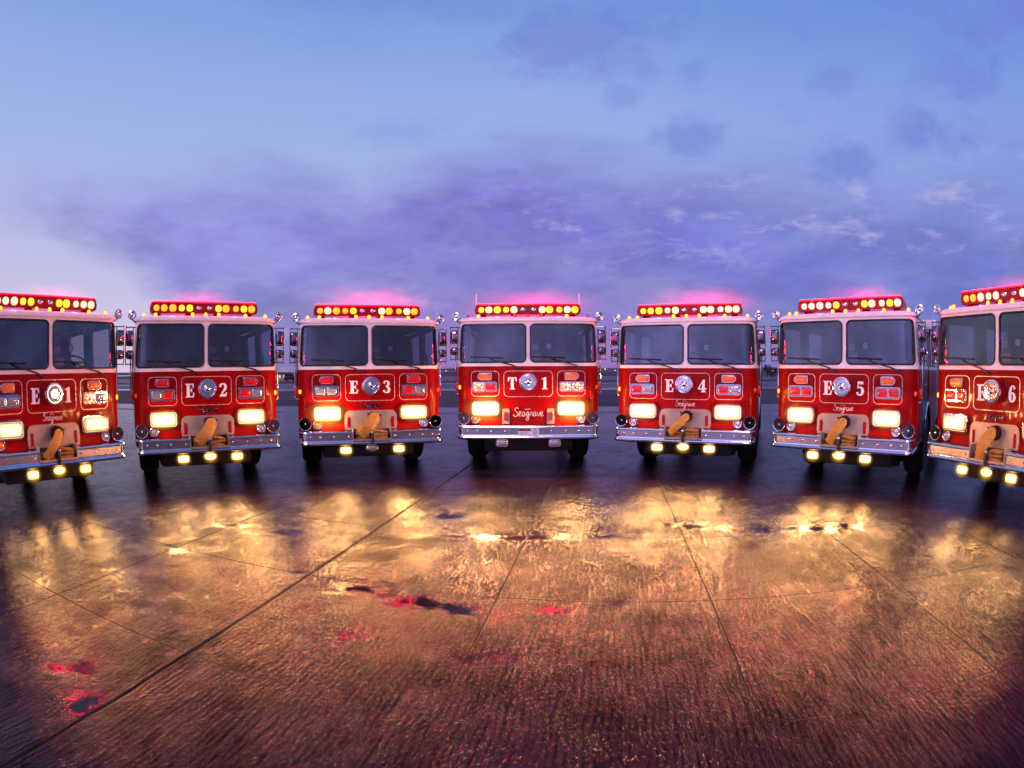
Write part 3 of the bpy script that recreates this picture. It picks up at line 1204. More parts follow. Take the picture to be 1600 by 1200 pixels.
        part('bumper', 'bumpT', bumper_mesh(False), ('chrome', 'brushed_steel'), t)
        def lab():
            mb = MB()
            mb.box(-0.165, 0.045, -0.178, -0.173, 0.662, 0.757, 0, 0)
            mb.box(0.047, 0.172, -0.178, -0.173, 0.650, 0.757, 0, 0)
            mb.box(-0.160, 0.040, -0.180, -0.1785, 0.718, 0.752, 0, 1)
            mb.box(-0.105, -0.015, -0.182, -0.1805, 0.722, 0.748, 0, 2)
            for k in range(3):
                mb.box(-0.15, 0.02 - 0.02 * k, -0.180, -0.1785, 0.700 - 0.014 * k, 0.704 - 0.014 * k, 0, 1)
            mb.tube([(0.110 + 0.036 * math.cos(a), -0.181, 0.704 + 0.036 * math.sin(a)) for a in [2 * PI * i / 24 for i in range(24)]], 0.0045, 5, True, 1)
            mb.tube([(0.110, -0.181, 0.682), (0.110, -0.181, 0.726)], 0.004, 5, False, 1)
            return mb
        part('warning_sticker', 'labT', lab, ('sticker_white', 'sticker_black', 'red_housing'), t)
        for sd in (-1, 1):
            def ant():
                mb = MB()
                mb.tube([(sd * 0.92, 0.62, 2.60), (sd * 0.92, 0.62, 2.70)], 0.014, 8)
                mb.tube([(sd * 0.92, 0.62, 2.70), (sd * 0.925, 0.63, 3.10)], [0.008, 0.006], 6)
                return mb
            part('antenna', f'ant{sd}', ant, 'letter_white', t)
    else:
        part('badge', 'badgeE', script_badge(0.0, 1.195, 0.33), 'gold_leaf', t, None, 'dark_chrome' if num in '236' else None)
        part('bumper', 'bumpE', bumper_mesh(True), ('chrome', 'brushed_steel'), t)
        def iplate():
            mb = MB()
            o = rrect(0, 1.0, 0.87, 0.44, 0.10, 6)
            o = [(x, max(z, 0.815)) for x, z in o]
            o2 = []
            for q in o:
                if not o2 or (abs(q[0] - o2[-1][0]) + abs(q[1] - o2[-1][1])) > 1e-4:
                    o2.append(q)
            o2 = [(x if z > 0.82 else math.copysign(0.435, x), z) for x, z in o2]
            o3 = []
            for q in o2:
                if not o3 or (abs(q[0] - o3[-1][0]) + abs(q[1] - o3[-1][1])) > 1e-4:
                    o3.append(q)
            o3 = [(x, z - 0.10 if z > 0.9 else z) for x, z in o3]
            mb.plate(o3, -0.014, -0.002)
            return mb
        pl = part('intake_plate', 'iplate', iplate, 'plate_metal', t)
        for sd in (-1, 1):
            def slot():
                mb = MB()
                mb.plate(rrect(sd * .365, 0.93, 0.052, 0.175, 0.012, 3), -0.017, -0.0145)
                mb.box(sd * .365 - .007, sd * .365 + .007, -0.03, -0.016, 0.865, 0.995, 0.005)
                return mb
            part('red_slot', f'slot{sd}', slot, 'red_housing', pl)
        def coup():
            mb = MB()
            mb.lathe([(0.095, 0.0), (0.095, 0.03), (0.083, 0.036), (0.083, 0.09), (0.092, 0.094), (0.092, 0.13), (0.070, 0.134), (0.066, 0.10), (0.0, 0.09)], (0.035, -0.014, 1.005), (0, -1, 0), 28)
            for a in (0.4, 2.5, 4.6):
                c, s = math.cos(a), math.sin(a)
                mb.tube([(0.035 + .088 * c, -0.12, 1.005 + .088 * s), (0.035 + .125 * c, -0.12, 1.005 + .125 * s)], 0.010, 6)
            return mb
        part('hose_coupling', 'coup', coup, 'horn_dark', pl)
        def tray():
            mb = MB()
            x, y0, y1, z0, z1 = 0.300, -0.205, 0.0, 0.655, 0.845
            mb.box(-x, x, y0, y1, z0 - 0.012, z0, 0)
            for s in (-1, 1):
                mb.box(*sorted((s * (x + 0.001), s * (x + 0.014))), y0, y1, z0 - 0.012, z1, 0)
            mb.box(-x, x, y0 - 0.003, y0 + 0.01, z0 + 0.0005, z0 + 0.022, 0)
            mb.box(-x, x, y1 - 0.01, y1 - 0.004, z0 + 0.0005, z1, 0, 1)
            return mb
        tr = part('hose_tray', 'tray', tray, ('plate_metal', 'chassis_black'), t)
        h = part('hose', f'hose{num}', hose_curve(*hose), 'hose_canvas', t)
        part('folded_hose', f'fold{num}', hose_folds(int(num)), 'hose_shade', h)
        def strap():
            mb = MB()
            mb.tube([(-0.005, -0.20, 0.86), (0.005, -0.235, 0.80), (0.0, -0.240, 0.70), (0.0, -0.225, 0.60)], 0.026, 8, False, 0, 0.4, up=(0, -1, 0))
            mb.box(-0.022, 0.030, -0.262, -0.236, 0.755, 0.805, 0.008, 1)
            return mb
        part('strap', 'strap', strap, ('strap_black', 'chrome'), t)
    # lamps hung under the bumper
    for sd in (-1, 0, 1):
        if sd == 0 and ladder:
            continue
        lx, lz = (sd * 0.435, 0.497) if sd else (0.0, 0.515)
        if ladder:
            lz = 0.512
        ol = rrect(0, 0, 0.19, 0.112, 0.03, 4) if sd else [(0.098 * math.cos(a), 0.052 * math.sin(a)) for a in [2 * PI * i / 24 for i in range(24)]]
        def lamp():
            mb = bezel_of(ol, lx, lz, -0.15, 0.009, 0.08)
            mb.box(lx - .02, lx + .02, -0.12, -0.06, lz + 0.05, 0.60, 0)
            return mb
        b = part('fog_lamp', f'fog{ty}{sd}', lamp, 'chrome', t)
        on = fog and (sd != 0 or mid_fog)
        part('lamp_lens', f'fogl{ty}{sd}', lambda: dome_lens(ol, lx, lz, -0.15, 0.035, 0.94), 'fog_on', b, None, None if on else 'clear_lens')
        if on:
            lamp_glow(b, (lx, -0.17, lz), (0.18, 0.12, 0.15), 'lamp_bloom_small')
            beam(b, (lx, -0.24, lz), 40 if head[0] != 'headlight_low' else 28, 0.05, 160, 4.0)

    # ---- roof: light bar, bulbs, markers, corner lamps
    bar = part('light_bar', 'bar', lightbar_body, 'red_housing', t)
    for x in (-0.8, -0.25, 0.25, 0.8):
        def leg():
            mb = MB()
            mb.box(x - .05, x + .05, BAR_Y + .03, BAR_Y + .26, 2.62, BAR_Z0 + .002, 0.008)
            return mb
        part('mounting_foot', f'barfoot{x}', leg, 'red_paint', bar)
    def beacon():
        mb = MB()
        mb.box(-.90, .90, BAR_Y - 0.03, BAR_Y + 0.28, BAR_Z1 + 0.005, BAR_Z1 + 0.022, 0.006)
        return mb
    part('beacon_lens', 'beacon', beacon, 'beacon_red', bar)
    for x in (-0.55, 0.55):
        beam(bar, (x, BAR_Y - 0.12, BAR_Z1 + 0.01), 170, 0.05, 160, 10.0, (1.0, 0.004, 0.05))
    beam(bar, (0, BAR_Y + 0.45, BAR_Z1 + 0.01), 380, 0.05, 165, 4.0, (1.0, 0.004, 0.08), 180)
    rnd = random.Random(ord(num) + (50 if ladder else 0))
    for k, x in enumerate(BULBS):
        c = bulbs[k]
        rr = 0.040 if c == 'r' else 0.060 + 0.006 * ((k * 7) % 3 - 1)
        zz = BAR_Z0 + 0.088 if c != 'r' else BAR_Z0 + 0.094
        def bulb():
            mb = MB()
            mb.lathe([(rr, 0.0), (rr * 0.96, 0.010), (rr * 0.75, 0.024), (rr * 0.4, 0.033), (0.0, 0.036)], (0, 0, 0), (0, -1, 0), 20, 0, 1.25 if c == 'r' else 1.0)
            return mb
        part('bulb', f'bulb{c == "r"}{(k * 7) % 3}', bulb, 'bulb_yellow', bar, (x, BAR_Y - 0.0205, zz),
             {'y': None, 'g': 'bulb_gold', 'h': 'bulb_hot', 'w': 'bulb_pale', 'r': 'reflector'}[c])
    for k, (x, y, z) in enumerate(((-1.04, 0.36, 2.635), (1.04, 0.36, 2.635), (-0.22, 0.20, 2.632), (0.0, 0.20, 2.632), (0.22, 0.20, 2.632), (-0.84, 0.14, 2.616), (0.66, 0.14, 2.616))):
        def mk():
            mb = MB()
            mb.lathe([(0.032, -0.01), (0.032, 0.012), (0.028, 0.034), (0.016, 0.05), (0.0, 0.055)], (0, 0, 0), (0, 0, 1), 14)
            return mb
        lit = lit_markers or k in (5, 6)
        part('roof_marker', 'rmark', mk, 'marker_amber', t, (x, y, z), None if lit else 'red_lens')
    for sd in (-1, 1):
        def cl():
            mb = MB()
            c = Vector((sd * 1.235, 0.26, 2.645))
            ax = Vector((sd * 0.12, -1, 0.0))
            mb.lathe([(0.0, -0.085), (0.03, -0.08), (0.055, -0.055), (0.068, -0.02), (0.072, 0.01), (0.073, 0.03), (0.064, 0.034), (0.060, 0.028)], c, ax, 26)
            mb.tube([c + Vector((0, 0.02, -0.06)), c + Vector((-sd * .05, 0.03, -0.10)), c + Vector((-sd * .12, 0.05, -0.11))], 0.014, 8)
            return mb
        b = part('corner_lamp', f'cl{sd}', cl, 'chrome', t)
        def cll():
            mb = MB()
            mb.lathe([(0.062, 0.028), (0.05, 0.036), (0.03, 0.030), (0.015, 0.042), (0.0, 0.044)], (sd * 1.235, 0.26, 2.645), (sd * 0.12, -1, 0), 22)
            return mb
        part('lamp_lens', f'cll{sd}', cll, 'reflector', b)
        # mirrors: chrome loop, flat head, convex head
        def loop():
            mb = MB()
            x0, x1 = sd * 1.14, sd * 1.33
            y = 0.20
            p = [(x0, y + .04, 2.455), (x1 - sd * .03, y, 2.455), (x1, y, 2.425), (x1, y, 1.935), (x1 - sd * .03, y, 1.905), (x0, y + .04, 1.905)]
            mb.tube(spline(p, 5), 0.0085, 8)
            mb.tube([(sd * 1.205, y + .02, 2.455), (sd * 1.205, y + .02, 1.905)], 0.009, 6)
            return mb
        b = part('mirror', f'mir{sd}', loop, 'dark_chrome', t)
        for kk, (zc, hh, ww) in enumerate(((2.29, 0.235, 0.135), (2.045, 0.135, 0.125))):
            def head_(zc=zc, hh=hh, ww=ww):
                mb = MB()
                o = rrect(0, 0, ww, hh, 0.035, 5)
                xc, y = sd * 1.262, 0.20
                vs, fs = [], []
                n = len(o)
                # domed chrome back faces forward
                for k_, d in ((0.96, 0.045), (1.0, 0.03), (1.0, 0.0), (0.92, -0.022), (0.7, -0.04), (0.35, -0.05)):
                    vs += [(xc + a * k_, y + d, zc + bz * k_) for a, bz in o]
                for l in range(5):
                    for i in range(n):
                        j = (i + 1) % n
                        fs.append([l * n + i, l * n + j, (l + 1) * n + j, (l + 1) * n + i])
                fs.append([5 * n + i for i in range(n)])
                fs.append([i for i in range(n)][::-1])
                mb.add(vs, fs, 0)
                return mb
            part('mirror_head', f'mh{sd}{kk}', head_, 'dark_chrome', b)

    # ---- chassis, wheels, rear body
    def chassis():
        mb = MB()
        mb.box(-0.86, 0.86, 0.10, 8.3, 0.56, 0.90, 0.03)
        mb.box(-0.45, 0.45, 1.80, 2.10, 0.36, 0.60, 0.08)
        mb.box(-1.14, 1.14, 0.05, 0.30, 0.60, 0.86, 0)
        mb.box(-0.42, 0.42, 0.6, 1.6, 0.36, 0.60, 0.06)
        mb.box(-0.86, 0.86, 2.2, 2.5, 0.13, 0.62, 0.05)  # low wide blocks from here: added to darken the gap under the truck
        mb.box(-0.80, 0.80, 1.15, 1.35, 0.20, 0.60, 0.05)
        mb.box(-0.78, 0.78, 0.40, 1.1, 0.30, 0.62, 0.03)
        mb.box(-1.16, 1.16, 0.32, 1.1, 0.50, 0.62, 0.03)
        mb.box(-0.85, 0.85, 2.9, 6.3, 0.24, 0.60, 0.05)
        for s_ in (-1, 1):
            mb.box(*sorted((s_ * 0.55, s_ * 0.67)), 1.2, 2.7, 0.38, 0.56, 0.03)
            mb.box(*sorted((s_ * 0.86, s_ * 1.17)), 2.72, 2.74, 0.10, 0.75, 0)
        mb.box(-1.05, 1.05, 1.88, 2.02, 0.46, 0.60, 0.04)
        mb.box(-1.05, 1.05, 6.98, 7.12, 0.46, 0.60, 0.04)
        return mb
    part('chassis', 'chassis', chassis, 'chassis_black', t)
    for sd in (-1, 1):
        for y in (1.95, 7.05):
            w = obj('wheel', None, t, (sd * 1.005, y, 0.53 - dz))
            part('tyre', 'tyre', tyre_mesh, 'tyre_rubber', w)
            part('rim', 'rim', rim_mesh, 'chrome', w)
    def body():
        mb = MB()
        mb.box(-1.16, 1.16, 4.24, 5.20, 0.62, 2.36, 0.03)
        mb.box(-1.18, 1.18, 5.22, 6.35, 0.62, 2.42, 0.03)
        mb.box(-1.18, 1.18, 7.75, 8.60, 0.62, 2.42, 0.03)
        mb.box(-1.18, 1.18, 6.352, 7.748, 1.15, 2.42, 0.03)
        mb.box(-1.12, 1.12, 8.602, 8.95, 0.58, 0.66, 0.02)
        return mb
    bd = part('rear_body', 'body', body, 'red_paint', t)
    for sd in (-1, 1):
        for y0, y1, z0 in ((4.34, 5.10, 0.75), (5.32, 6.28, 0.75), (6.45, 7.66, 1.30), (7.84, 8.50, 0.75)):
            def shutter():
                mb = MB()
                xx = 1.16 if y0 < 5 else 1.18
                mb.box(*sorted((sd * (xx + 0.001), sd * (xx + 0.008))), y0, y1, z0, 2.30, 0)
                for k in range(14):
                    za = z0 + (2.30 - z0) * k / 14
                    zb = z0 + (2.30 - z0) * (k + 0.85) / 14
                    mb.box(*sorted((sd * (xx + 0.0085), sd * (xx + 0.014))), y0 + .01, y1 - .01, za, zb, 0)
                return mb
            part('locker_shutter', f'lock{sd}{y0}', shutter, 'brushed_steel', bd)
    if num == '5':
        def flood():
            mb = MB()
            mb.box(1.13, 1.42, 1.45, 1.60, 2.44, 2.60, 0.02)
            mb.tube([(1.28, 1.53, 2.44), (1.28, 1.53, 2.36), (1.18, 1.53, 2.30)], 0.02, 8)
            return mb
        part('floodlight', 'flood', flood, 'white_paint', t)
    return t


# ------------------------------------------------------------------ the seven trucks
make_truck('1', 'T', (0.271, 9.199), 1.55,
           'red ladder truck numbered T 1 at the middle of the arc, with two whip antennas',
           head=('headlight_bright', 'headlight_bright'), fog=False, warn=('warn_lit', 'red_lens', 'warn_lit', 'warn_lit'), bulbs='yhyyhrrhyyhy', lit_markers=False, dz=0.037)
make_truck('3', 'E', (-2.297, 8.708), -20.64,
           'red fire engine numbered E 3 with wide yellow hose and one much brighter headlight',
           head=('headlight_bright', 'headlight_on'), mid_fog=False, warn=('clear_lens', 'clear_lens', 'red_lens', 'clear_lens'), hose=(0.195, (-0.205, 0.735), 0.0), bulbs='ghggyrrhgghg', signal='red_lens')
make_truck('2', 'E', (-4.583, 7.287), -38.47,
           'red fire engine numbered E 2 with wide yellow hose hanging over its bumper',
           warn=('clear_lens', 'red_lens', 'red_lens', 'clear_lens'), hose=(0.185, (-0.200, 0.730), 0.02), bulbs='gggyyrryggyg', signal='red_lens')
make_truck('1', 'E', (-6.073, 5.215), -65.32,
           'red fire engine numbered E 1 whose round front spotlight glares bright',
           head=('headlight_low', 'headlight_low'), warn=('clear_lens', 'clear_lens', 'warn_lit', 'clear_lens'), spot='spot_lit', hose=(0.135, (-0.215, 0.690), 0.01), bulbs='wwwyyrryywww')
make_truck('4', 'E', (2.814, 8.614), 26.74,
           'red fire engine numbered E 4 with a narrow yellow hose',
           warn=('red_lens', 'clear_lens', 'red_lens', 'clear_lens'), hose=(0.125, (-0.225, 0.735), 0.0), bulbs='yyywhrrhwwhw')
make_truck('5', 'E', (4.870, 6.949), 49.54,
           'red fire engine numbered E 5 with a white floodlight beside its roof',
           hose=(0.150, (-0.165, 0.690), -0.02), bulbs='wwwwyrrywwyw')
make_truck('6', 'E', (6.018, 4.684), 80.83,
           'red fire engine numbered E 6, nearest of all, with hose under its coupling',
           head=('headlight_low', 'headlight_low'), hose=(0.170, (-0.135, 0.650), -0.03), bulbs='ggwwwrrwyyyy')


# ------------------------------------------------------------------ ground
GA = R(-9.6)
def ground_material():
    m, nt, out = newmat('wet_concrete')
    geo = nt.node('ShaderNodeTexCoord').outputs['Object']
    x, y, z = nt.sep(geo)
    ca, sa = math.cos(GA), math.sin(GA)
    u = nt.math('ADD', nt.math('MULTIPLY', x, ca), nt.math('MULTIPLY', y, sa))
    v = nt.math('ADD', nt.math('MULTIPLY', x, -sa), nt.math('MULTIPLY', y, ca))
    uv = nt.xyz(u, v)
    wob = nt.lin(nt.noise(geo, 3.0, 5), 0.3, 0.7, -0.004, 0.004)
    def joint(q, base, step, w):
        d = nt.math('DIVIDE', nt.math('SUBTRACT', nt.math('ADD', q, wob), base), step)
        d = nt.math('FRACT', nt.math('ADD', d, 0.5))
        d = nt.math('MULTIPLY', nt.math('ABSOLUTE', nt.math('SUBTRACT', d, 0.5)), step)
        return nt.smooth(d, w * 0.4, w, 1.0, 0.0)
    ju = joint(u, 0.873, 1.658, 0.0075)
    jv = joint(v, 2.236, 1.672, 0.0065)
    wide = nt.smooth(nt.math('ABSOLUTE', nt.math('ADD', nt.math('ADD', u, nt.math('MULTIPLY', wob, 1.6)), 2.452)), 0.006, 0.026, 1.0, 0.0)
    jt = nt.math('MAXIMUM', nt.math('MAXIMUM', ju, jv), wide)
    # puddles: a few measured ones and a scatter of shallow films
    warp = nt.math('MULTIPLY', nt.math('SUBTRACT', nt.noise(geo, 5.5, 9, 0.7), 0.5), 3.6)
    pud = None
    for (px, py, rx, ry, an, k) in ((-0.62, 3.80, 0.66, 0.17, -0.18, 1.0), (-1.26, 4.04, 0.36, 0.15, 0.2, 0.9), (-2.66, 2.04, 0.26, 0.13, 0.6, 1.0), (-2.33, 1.76, 0.15, 0.27, 0.5, 1.0), (0.35, 3.74, 0.5, 0.10, 0.05, 0.75), (-3.4, 4.4, 0.3, 0.12, 0.3, 0.8),
                                    (-4.02, 3.02, 0.12, 0.12, 0.2, 0.9), (2.1, 5.72, 0.55, 0.17, -0.25, 1.0), (3.3, 5.22, 1.0, 0.19, -0.28, 0.9), (0.1, 5.58, 1.2, 0.12, -0.02, 0.8),
                                    (-1.12, 3.2, 0.22, 0.16, 0.4, 0.55), (-0.2, 3.0, 0.30, 0.12, 0.2, 0.4), (0.45, 3.72, 0.25, 0.06, 0.1, 0.6), (1.75, 3.8, 0.10, 0.05, 0.2, 0.8), (-1.9, 4.3, 0.18, 0.07, 0.5, 0.8),
                                    (3.1, 2.9, 0.12, 0.06, 0.2, 0.7), (-2.55, 5.4, 0.45, 0.13, 0.15, 0.7), (-0.8, 6.4, 0.5, 0.16, 0.1, 0.7), (0.9, 8.7, 0.4, 0.15, 0.0, 0.7), (-3.2, 5.5, 0.35, 0.1, 0.1, 0.6)):
        dx, dy = nt.math('SUBTRACT', x, px), nt.math('SUBTRACT', y, py)
        c, s = math.cos(an), math.sin(an)
        a = nt.math('DIVIDE', nt.math('ADD', nt.math('MULTIPLY', dx, c), nt.math('MULTIPLY', dy, s)), rx * 1.3)
        b = nt.math('DIVIDE', nt.math('ADD', nt.math('MULTIPLY', dx, -s), nt.math('MULTIPLY', dy, c)), ry * 1.25)
        d = nt.math('SQRT', nt.math('ADD', nt.math('MULTIPLY', a, a), nt.math('MULTIPLY', b, b)))
        d = nt.math('ADD', d, warp)
        e = nt.smooth(d, -0.1, 1.55, k * 0.95, 0.0)
        pud = e if pud is None else nt.math('MAXIMUM', pud, e)
    film = nt.smooth(nt.noise(geo, 0.8, 7, 0.6), 0.42, 0.75, 0.0, 0.45)
    fine = nt.smooth(nt.noise(geo, 5.0, 6, 0.6), 0.45, 0.80, 0.0, 0.5)
    # smoother standing water along the row of trucks
    r2 = nt.math('SQRT', nt.math('ADD', nt.math('MULTIPLY', x, x), nt.math('MULTIPLY', y, y)))
    row = nt.math('MULTIPLY', nt.smooth(nt.math('ADD', r2, nt.math('MULTIPLY', warp, 0.5)), 7.0, 9.6), 0.06)
    wet = nt.math('MAXIMUM', pud, nt.math('MAXIMUM', nt.math('MULTIPLY', film, nt.math('ADD', nt.math('MULTIPLY', fine, 0.3), 0.45)), row))
    # textured, tined concrete
    along = nt.xyz(nt.math('MULTIPLY', u, 1.0), nt.math('MULTIPLY', v, 0.11))
    tine = nt.noise(along, 36.0, 3, 0.6, 0.2)
    along2 = nt.xyz(u, nt.math('MULTIPLY', v, 0.35))
    grit = nt.noise(along2, 78.0, 4, 0.6)
    grit2 = nt.noise(geo, 150.0, 2, 0.5)
    vo = nt.node('ShaderNodeTexVoronoi', feature='SMOOTH_F1')
    vo.inputs['Scale'].default_value = 74.0
    vo.inputs['Smoothness'].default_value = 0.6
    nt.l.new(along2, vo.inputs['Vector'])
    peb = nt.smooth(vo.outputs['Distance'], 0.50, 0.08)
    keep = nt.smooth(nt.noise(geo, 17.0, 3), 0.36, 0.66, 0.6, 1.0)
    groove = nt.smooth(nt.math('ADD', nt.math('MULTIPLY', tine, 0.86), nt.math('MULTIPLY', nt.math('MULTIPLY_ADD', nt.math('SINE', nt.math('ADD', nt.math('MULTIPLY', u, 150.0), nt.math('MULTIPLY', nt.noise(geo, 2.5, 4), 16.0))), 0.5, 0.5), 0.14)), 0.28, 0.66)
    h = nt.math('ADD', nt.math('MULTIPLY', groove, 0.42), nt.math('ADD', nt.math('MULTIPLY', grit, 0.85), nt.math('MULTIPLY', grit2, 0.45)))
    h = nt.math('ADD', h, nt.math('MULTIPLY', nt.math('MULTIPLY', peb, keep), 1.0))
    dry = nt.math('SUBTRACT', 1.0, wet, clamp=True)
    h = nt.math('MULTIPLY', h, nt.math('MULTIPLY', dry, dry))
    h = nt.math('SUBTRACT', h, nt.math('MULTIPLY', jt, 0.35))
    big = nt.noise(geo, 1.6, 6, 0.6)
    base = nt.mix(nt.lin(big, 0.3, 0.7), (0.011, 0.0045, 0.010), (0.028, 0.012, 0.020))
    # each slab its own tone
    cell = nt.xyz(nt.math('FLOOR', nt.math('DIVIDE', nt.math('SUBTRACT', u, 0.873), 1.658)), nt.math('FLOOR', nt.math('DIVIDE', nt.math('SUBTRACT', v, 2.236), 1.672)))
    wn = nt.node('ShaderNodeTexWhiteNoise', noise_dimensions='2D')
    nt.l.new(cell, wn.inputs['Vector'])
    tone = nt.lin(wn.outputs['Value'], 0, 1, 0.86, 1.14)
    base = nt.mix(1.0, base, nt.xyz(tone, tone, tone), 'MULTIPLY')
    sp = nt.math('MULTIPLY', nt.lin(grit, 0.3, 0.75, 0.7, 1.3), nt.lin(groove, 0, 1, 0.45, 1.15))
    base = nt.mix(1.0, base, nt.xyz(sp, sp, sp), 'MULTIPLY')
    base = nt.mix(nt.math('MULTIPLY', pud, 0.6), base, (0.022, 0.018, 0.022))
    base = nt.mix(nt.math('MULTIPLY', jt, 0.7), base, (0.008, 0.007, 0.008))
    rough = nt.lin(nt.noise(geo, 5.0, 5, 0.6), 0.3, 0.7, 0.09, 0.16)
    rough = nt.math('MULTIPLY', rough, nt.math('SUBTRACT', 1.0, nt.math('MULTIPLY', wet, 0.9)))
    rough = nt.math('MAXIMUM', rough, 0.035)
    rough = nt.math('ADD', rough, nt.math('MULTIPLY', jt, 0.6))
    spec = nt.math('MULTIPLY', nt.math('SUBTRACT', 1.0, nt.math('MULTIPLY', jt, 0.8)), nt.lin(nt.math('MAXIMUM', groove, wet), 0, 1, 0.10, 0.52))
    damp = nt.math('ADD', nt.math('MULTIPLY', nt.noise(geo, 0.85, 7, 0.62, 0.3), 0.65), nt.math('MULTIPLY', nt.noise(geo, 3.4, 7, 0.65), 0.35))
    spec = nt.math('MULTIPLY', spec, nt.smooth(damp, 0.40, 0.58, 0.34, 1.12))
    p = principled(nt, out, base, rough, 0.0, IOR=1.27, Specular_IOR_Level=spec)
    bp = bump(nt, p, h, 1.0, 0.0044)
    return m


def disc_sheet(name, inner, radius, z, mat, rings=1, seg=96):
    mb = MB()
    vs, fs = [(0, 0, z)], []
    rr = [radius * (i + 1) / rings for i in range(rings)]
    for r in rr:
        vs += [(r * math.cos(2 * PI * j / seg), r * math.sin(2 * PI * j / seg), z) for j in range(seg)]
    for j in range(seg):
        fs.append([0, 1 + j, 1 + (j + 1) % seg])
    for i in range(rings - 1):
        for j in range(seg):
            a, b = 1 + i * seg + j, 1 + i * seg + (j + 1) % seg
            fs.append([a, a + seg, b + seg, b])
    mb.add(vs, fs, 0, False)
    return mb


ground_material()
g = obj('ground', disc_sheet('ground', 0, 4000, 0, None, 6).mesh('ground', ('wet_concrete',)))
tag(g, kind='structure')

simple('wet_grass', (0.060, 0.030, 0.040), 0.7, 0, 0.45, 0.35, 0.6, 3, Specular_IOR_Level=0.15)
simple('pale_paving', (0.075, 0.05, 0.075), 0.5, 0, 0.2, 0.5, Specular_IOR_Level=0.2)
simple('line_paint', (0.13, 0.10, 0.14), 0.5, 0, 0.3, 2.0, Specular_IOR_Level=0.2)
simple('hill_tone', (0.055, 0.036, 0.050), 0.9, 0, 0.3, 0.02)

def strip(name, v0, v1, z, mat, kind='structure'):
    mb = MB()
    n = 40
    vs, fs = [], []
    for i in range(n + 1):
        uu = -420 + 840 * i / n
        for k, vv in enumerate((v0, v1)):
            vv += 0.012 * vv * math.sin(i * 2.1 + k * 1.3) if kind == 'stuff' else 0
            vs.append((uu, vv, z))
    for i in range(n):
        fs.append([2 * i, 2 * i + 2, 2 * i + 3, 2 * i + 1])
    mb.add(vs, fs, 0, False)
    return tag(obj(name, mb.mesh(name, (mat,))), kind=kind)


strip('taxiway_line', 22.3, 23.0, 0.004, 'line_paint')
strip('grass', 26.5, 48.0, 0.004, 'wet_grass', 'stuff')
strip('perimeter_road', 54.0, 72.0, 0.004, 'pale_paving')
strip('grass', 76.0, 100.0, 0.004, 'wet_grass', 'stuff')
strip('far_taxiway', 104.0, 150.0, 0.004, 'pale_paving')
strip('far_grass', 155.0, 900.0, 0.004, 'wet_grass', 'stuff')

# low hills on the horizon
def hills():
    mb = MB()
    rnd = random.Random(3)
    vs, fs = [], []
    n = 220
    for i in range(n + 1):
        a = R(-80 + 160 * i / n)
        h = 6 + 5 * math.sin(i * 0.13) + 4 * math.sin(i * 0.051 + 1) + rnd.uniform(-1.2, 1.2)
        for rr, zz in ((1500, -1), (1700, max(2, h)), (2100, max(2, h * 0.9)), (2400, -1)):
            vs.append((rr * math.sin(a), rr * math.cos(a), zz))
    for i in range(n):
        for k in range(3):
            a = i * 4 + k
            fs.append([a, a + 4, a + 5, a + 1])
    return mb.add(vs, fs, 0)
tag(obj('hills', hills().mesh('hills', ('hill_tone',))), kind='structure')


# ------------------------------------------------------------------ far things seen in the gaps between the trucks
def polar(px, dist):
    a = 2 * math.asin((px - 800) / 1724.0)
    return dist * math.sin(a), dist * math.cos(a), a

# terminal building, far behind between E 2 and E 3
simple('wall_cream', (0.50, 0.40, 0.36), 0.7, 0, 0.12, 0.5)
simple('roof_grey', (0.10, 0.09, 0.10), 0.6)
bx, by, ba = polar(440, 118)
bt = bpy.data.objects.new('terminal_building', None)
COL.objects.link(bt)
bt.location = (bx, by, 0)
bt.rotation_euler = (0, 0, -ba)
tag(bt, 'long low pale building with lit windows between E 2 and E 3', 'building')
def tb():
    mb = MB()
    mb.box(-7.5, 1.6, 0, 6, 0, 1.55, 0.03)
    return mb
obj('wall', tb().mesh('wall', ('wall_cream',)), bt)
mb = MB(); mb.box(-7.8, 1.9, -0.4, 6.4, 1.555, 1.75, 0.03)
obj('roof', mb.mesh('roof', ('roof_grey',)), bt)
for k in range(8):
    mb = MB(); mb.box(-7.0 + k * 1.05, -6.45 + k * 1.05, -0.03, 0.0, 0.45, 1.25)
    obj('window', mb.mesh('window', ('window_glow',)), bt)
# parked van beside it
def van():
    mb = MB()
    mb.box(-1.2, 1.2, 0, 1.7, 0.30, 1.0, 0.12)
    mb.box(-1.1, 0.55, 0.06, 1.64, 1.0, 1.55, 0.12)
    return mb
vx, vy, va = polar(453, 108)
vt = bpy.data.objects.new('parked_van', None)
COL.objects.link(vt)
vt.location = (vx, vy, 0)
vt.rotation_euler = (0, 0, -va)
tag(vt, 'small dark van parked far off beside the low pale building', 'van')
simple('van_paint', (0.03, 0.02, 0.03), 0.3)
obj('body', van().mesh('body', ('van_paint',)), vt)
for x in (-0.75, 0.75):
    mb = MB(); mb.lathe([(0.0, -0.02), (0.3, -0.02), (0.32, 0.0), (0.32, 0.16), (0.0, 0.18)], (x, 0.1, 0.32), (0, 1, 0), 16)
    obj('wheel', mb.mesh('wheel', ('tyre_rubber',)), vt)
mb = MB(); mb.box(-0.9, 0.4, 0.045, 0.06, 1.08, 1.42)
obj('window', mb.mesh('window', ('cab_glass',)), vt)

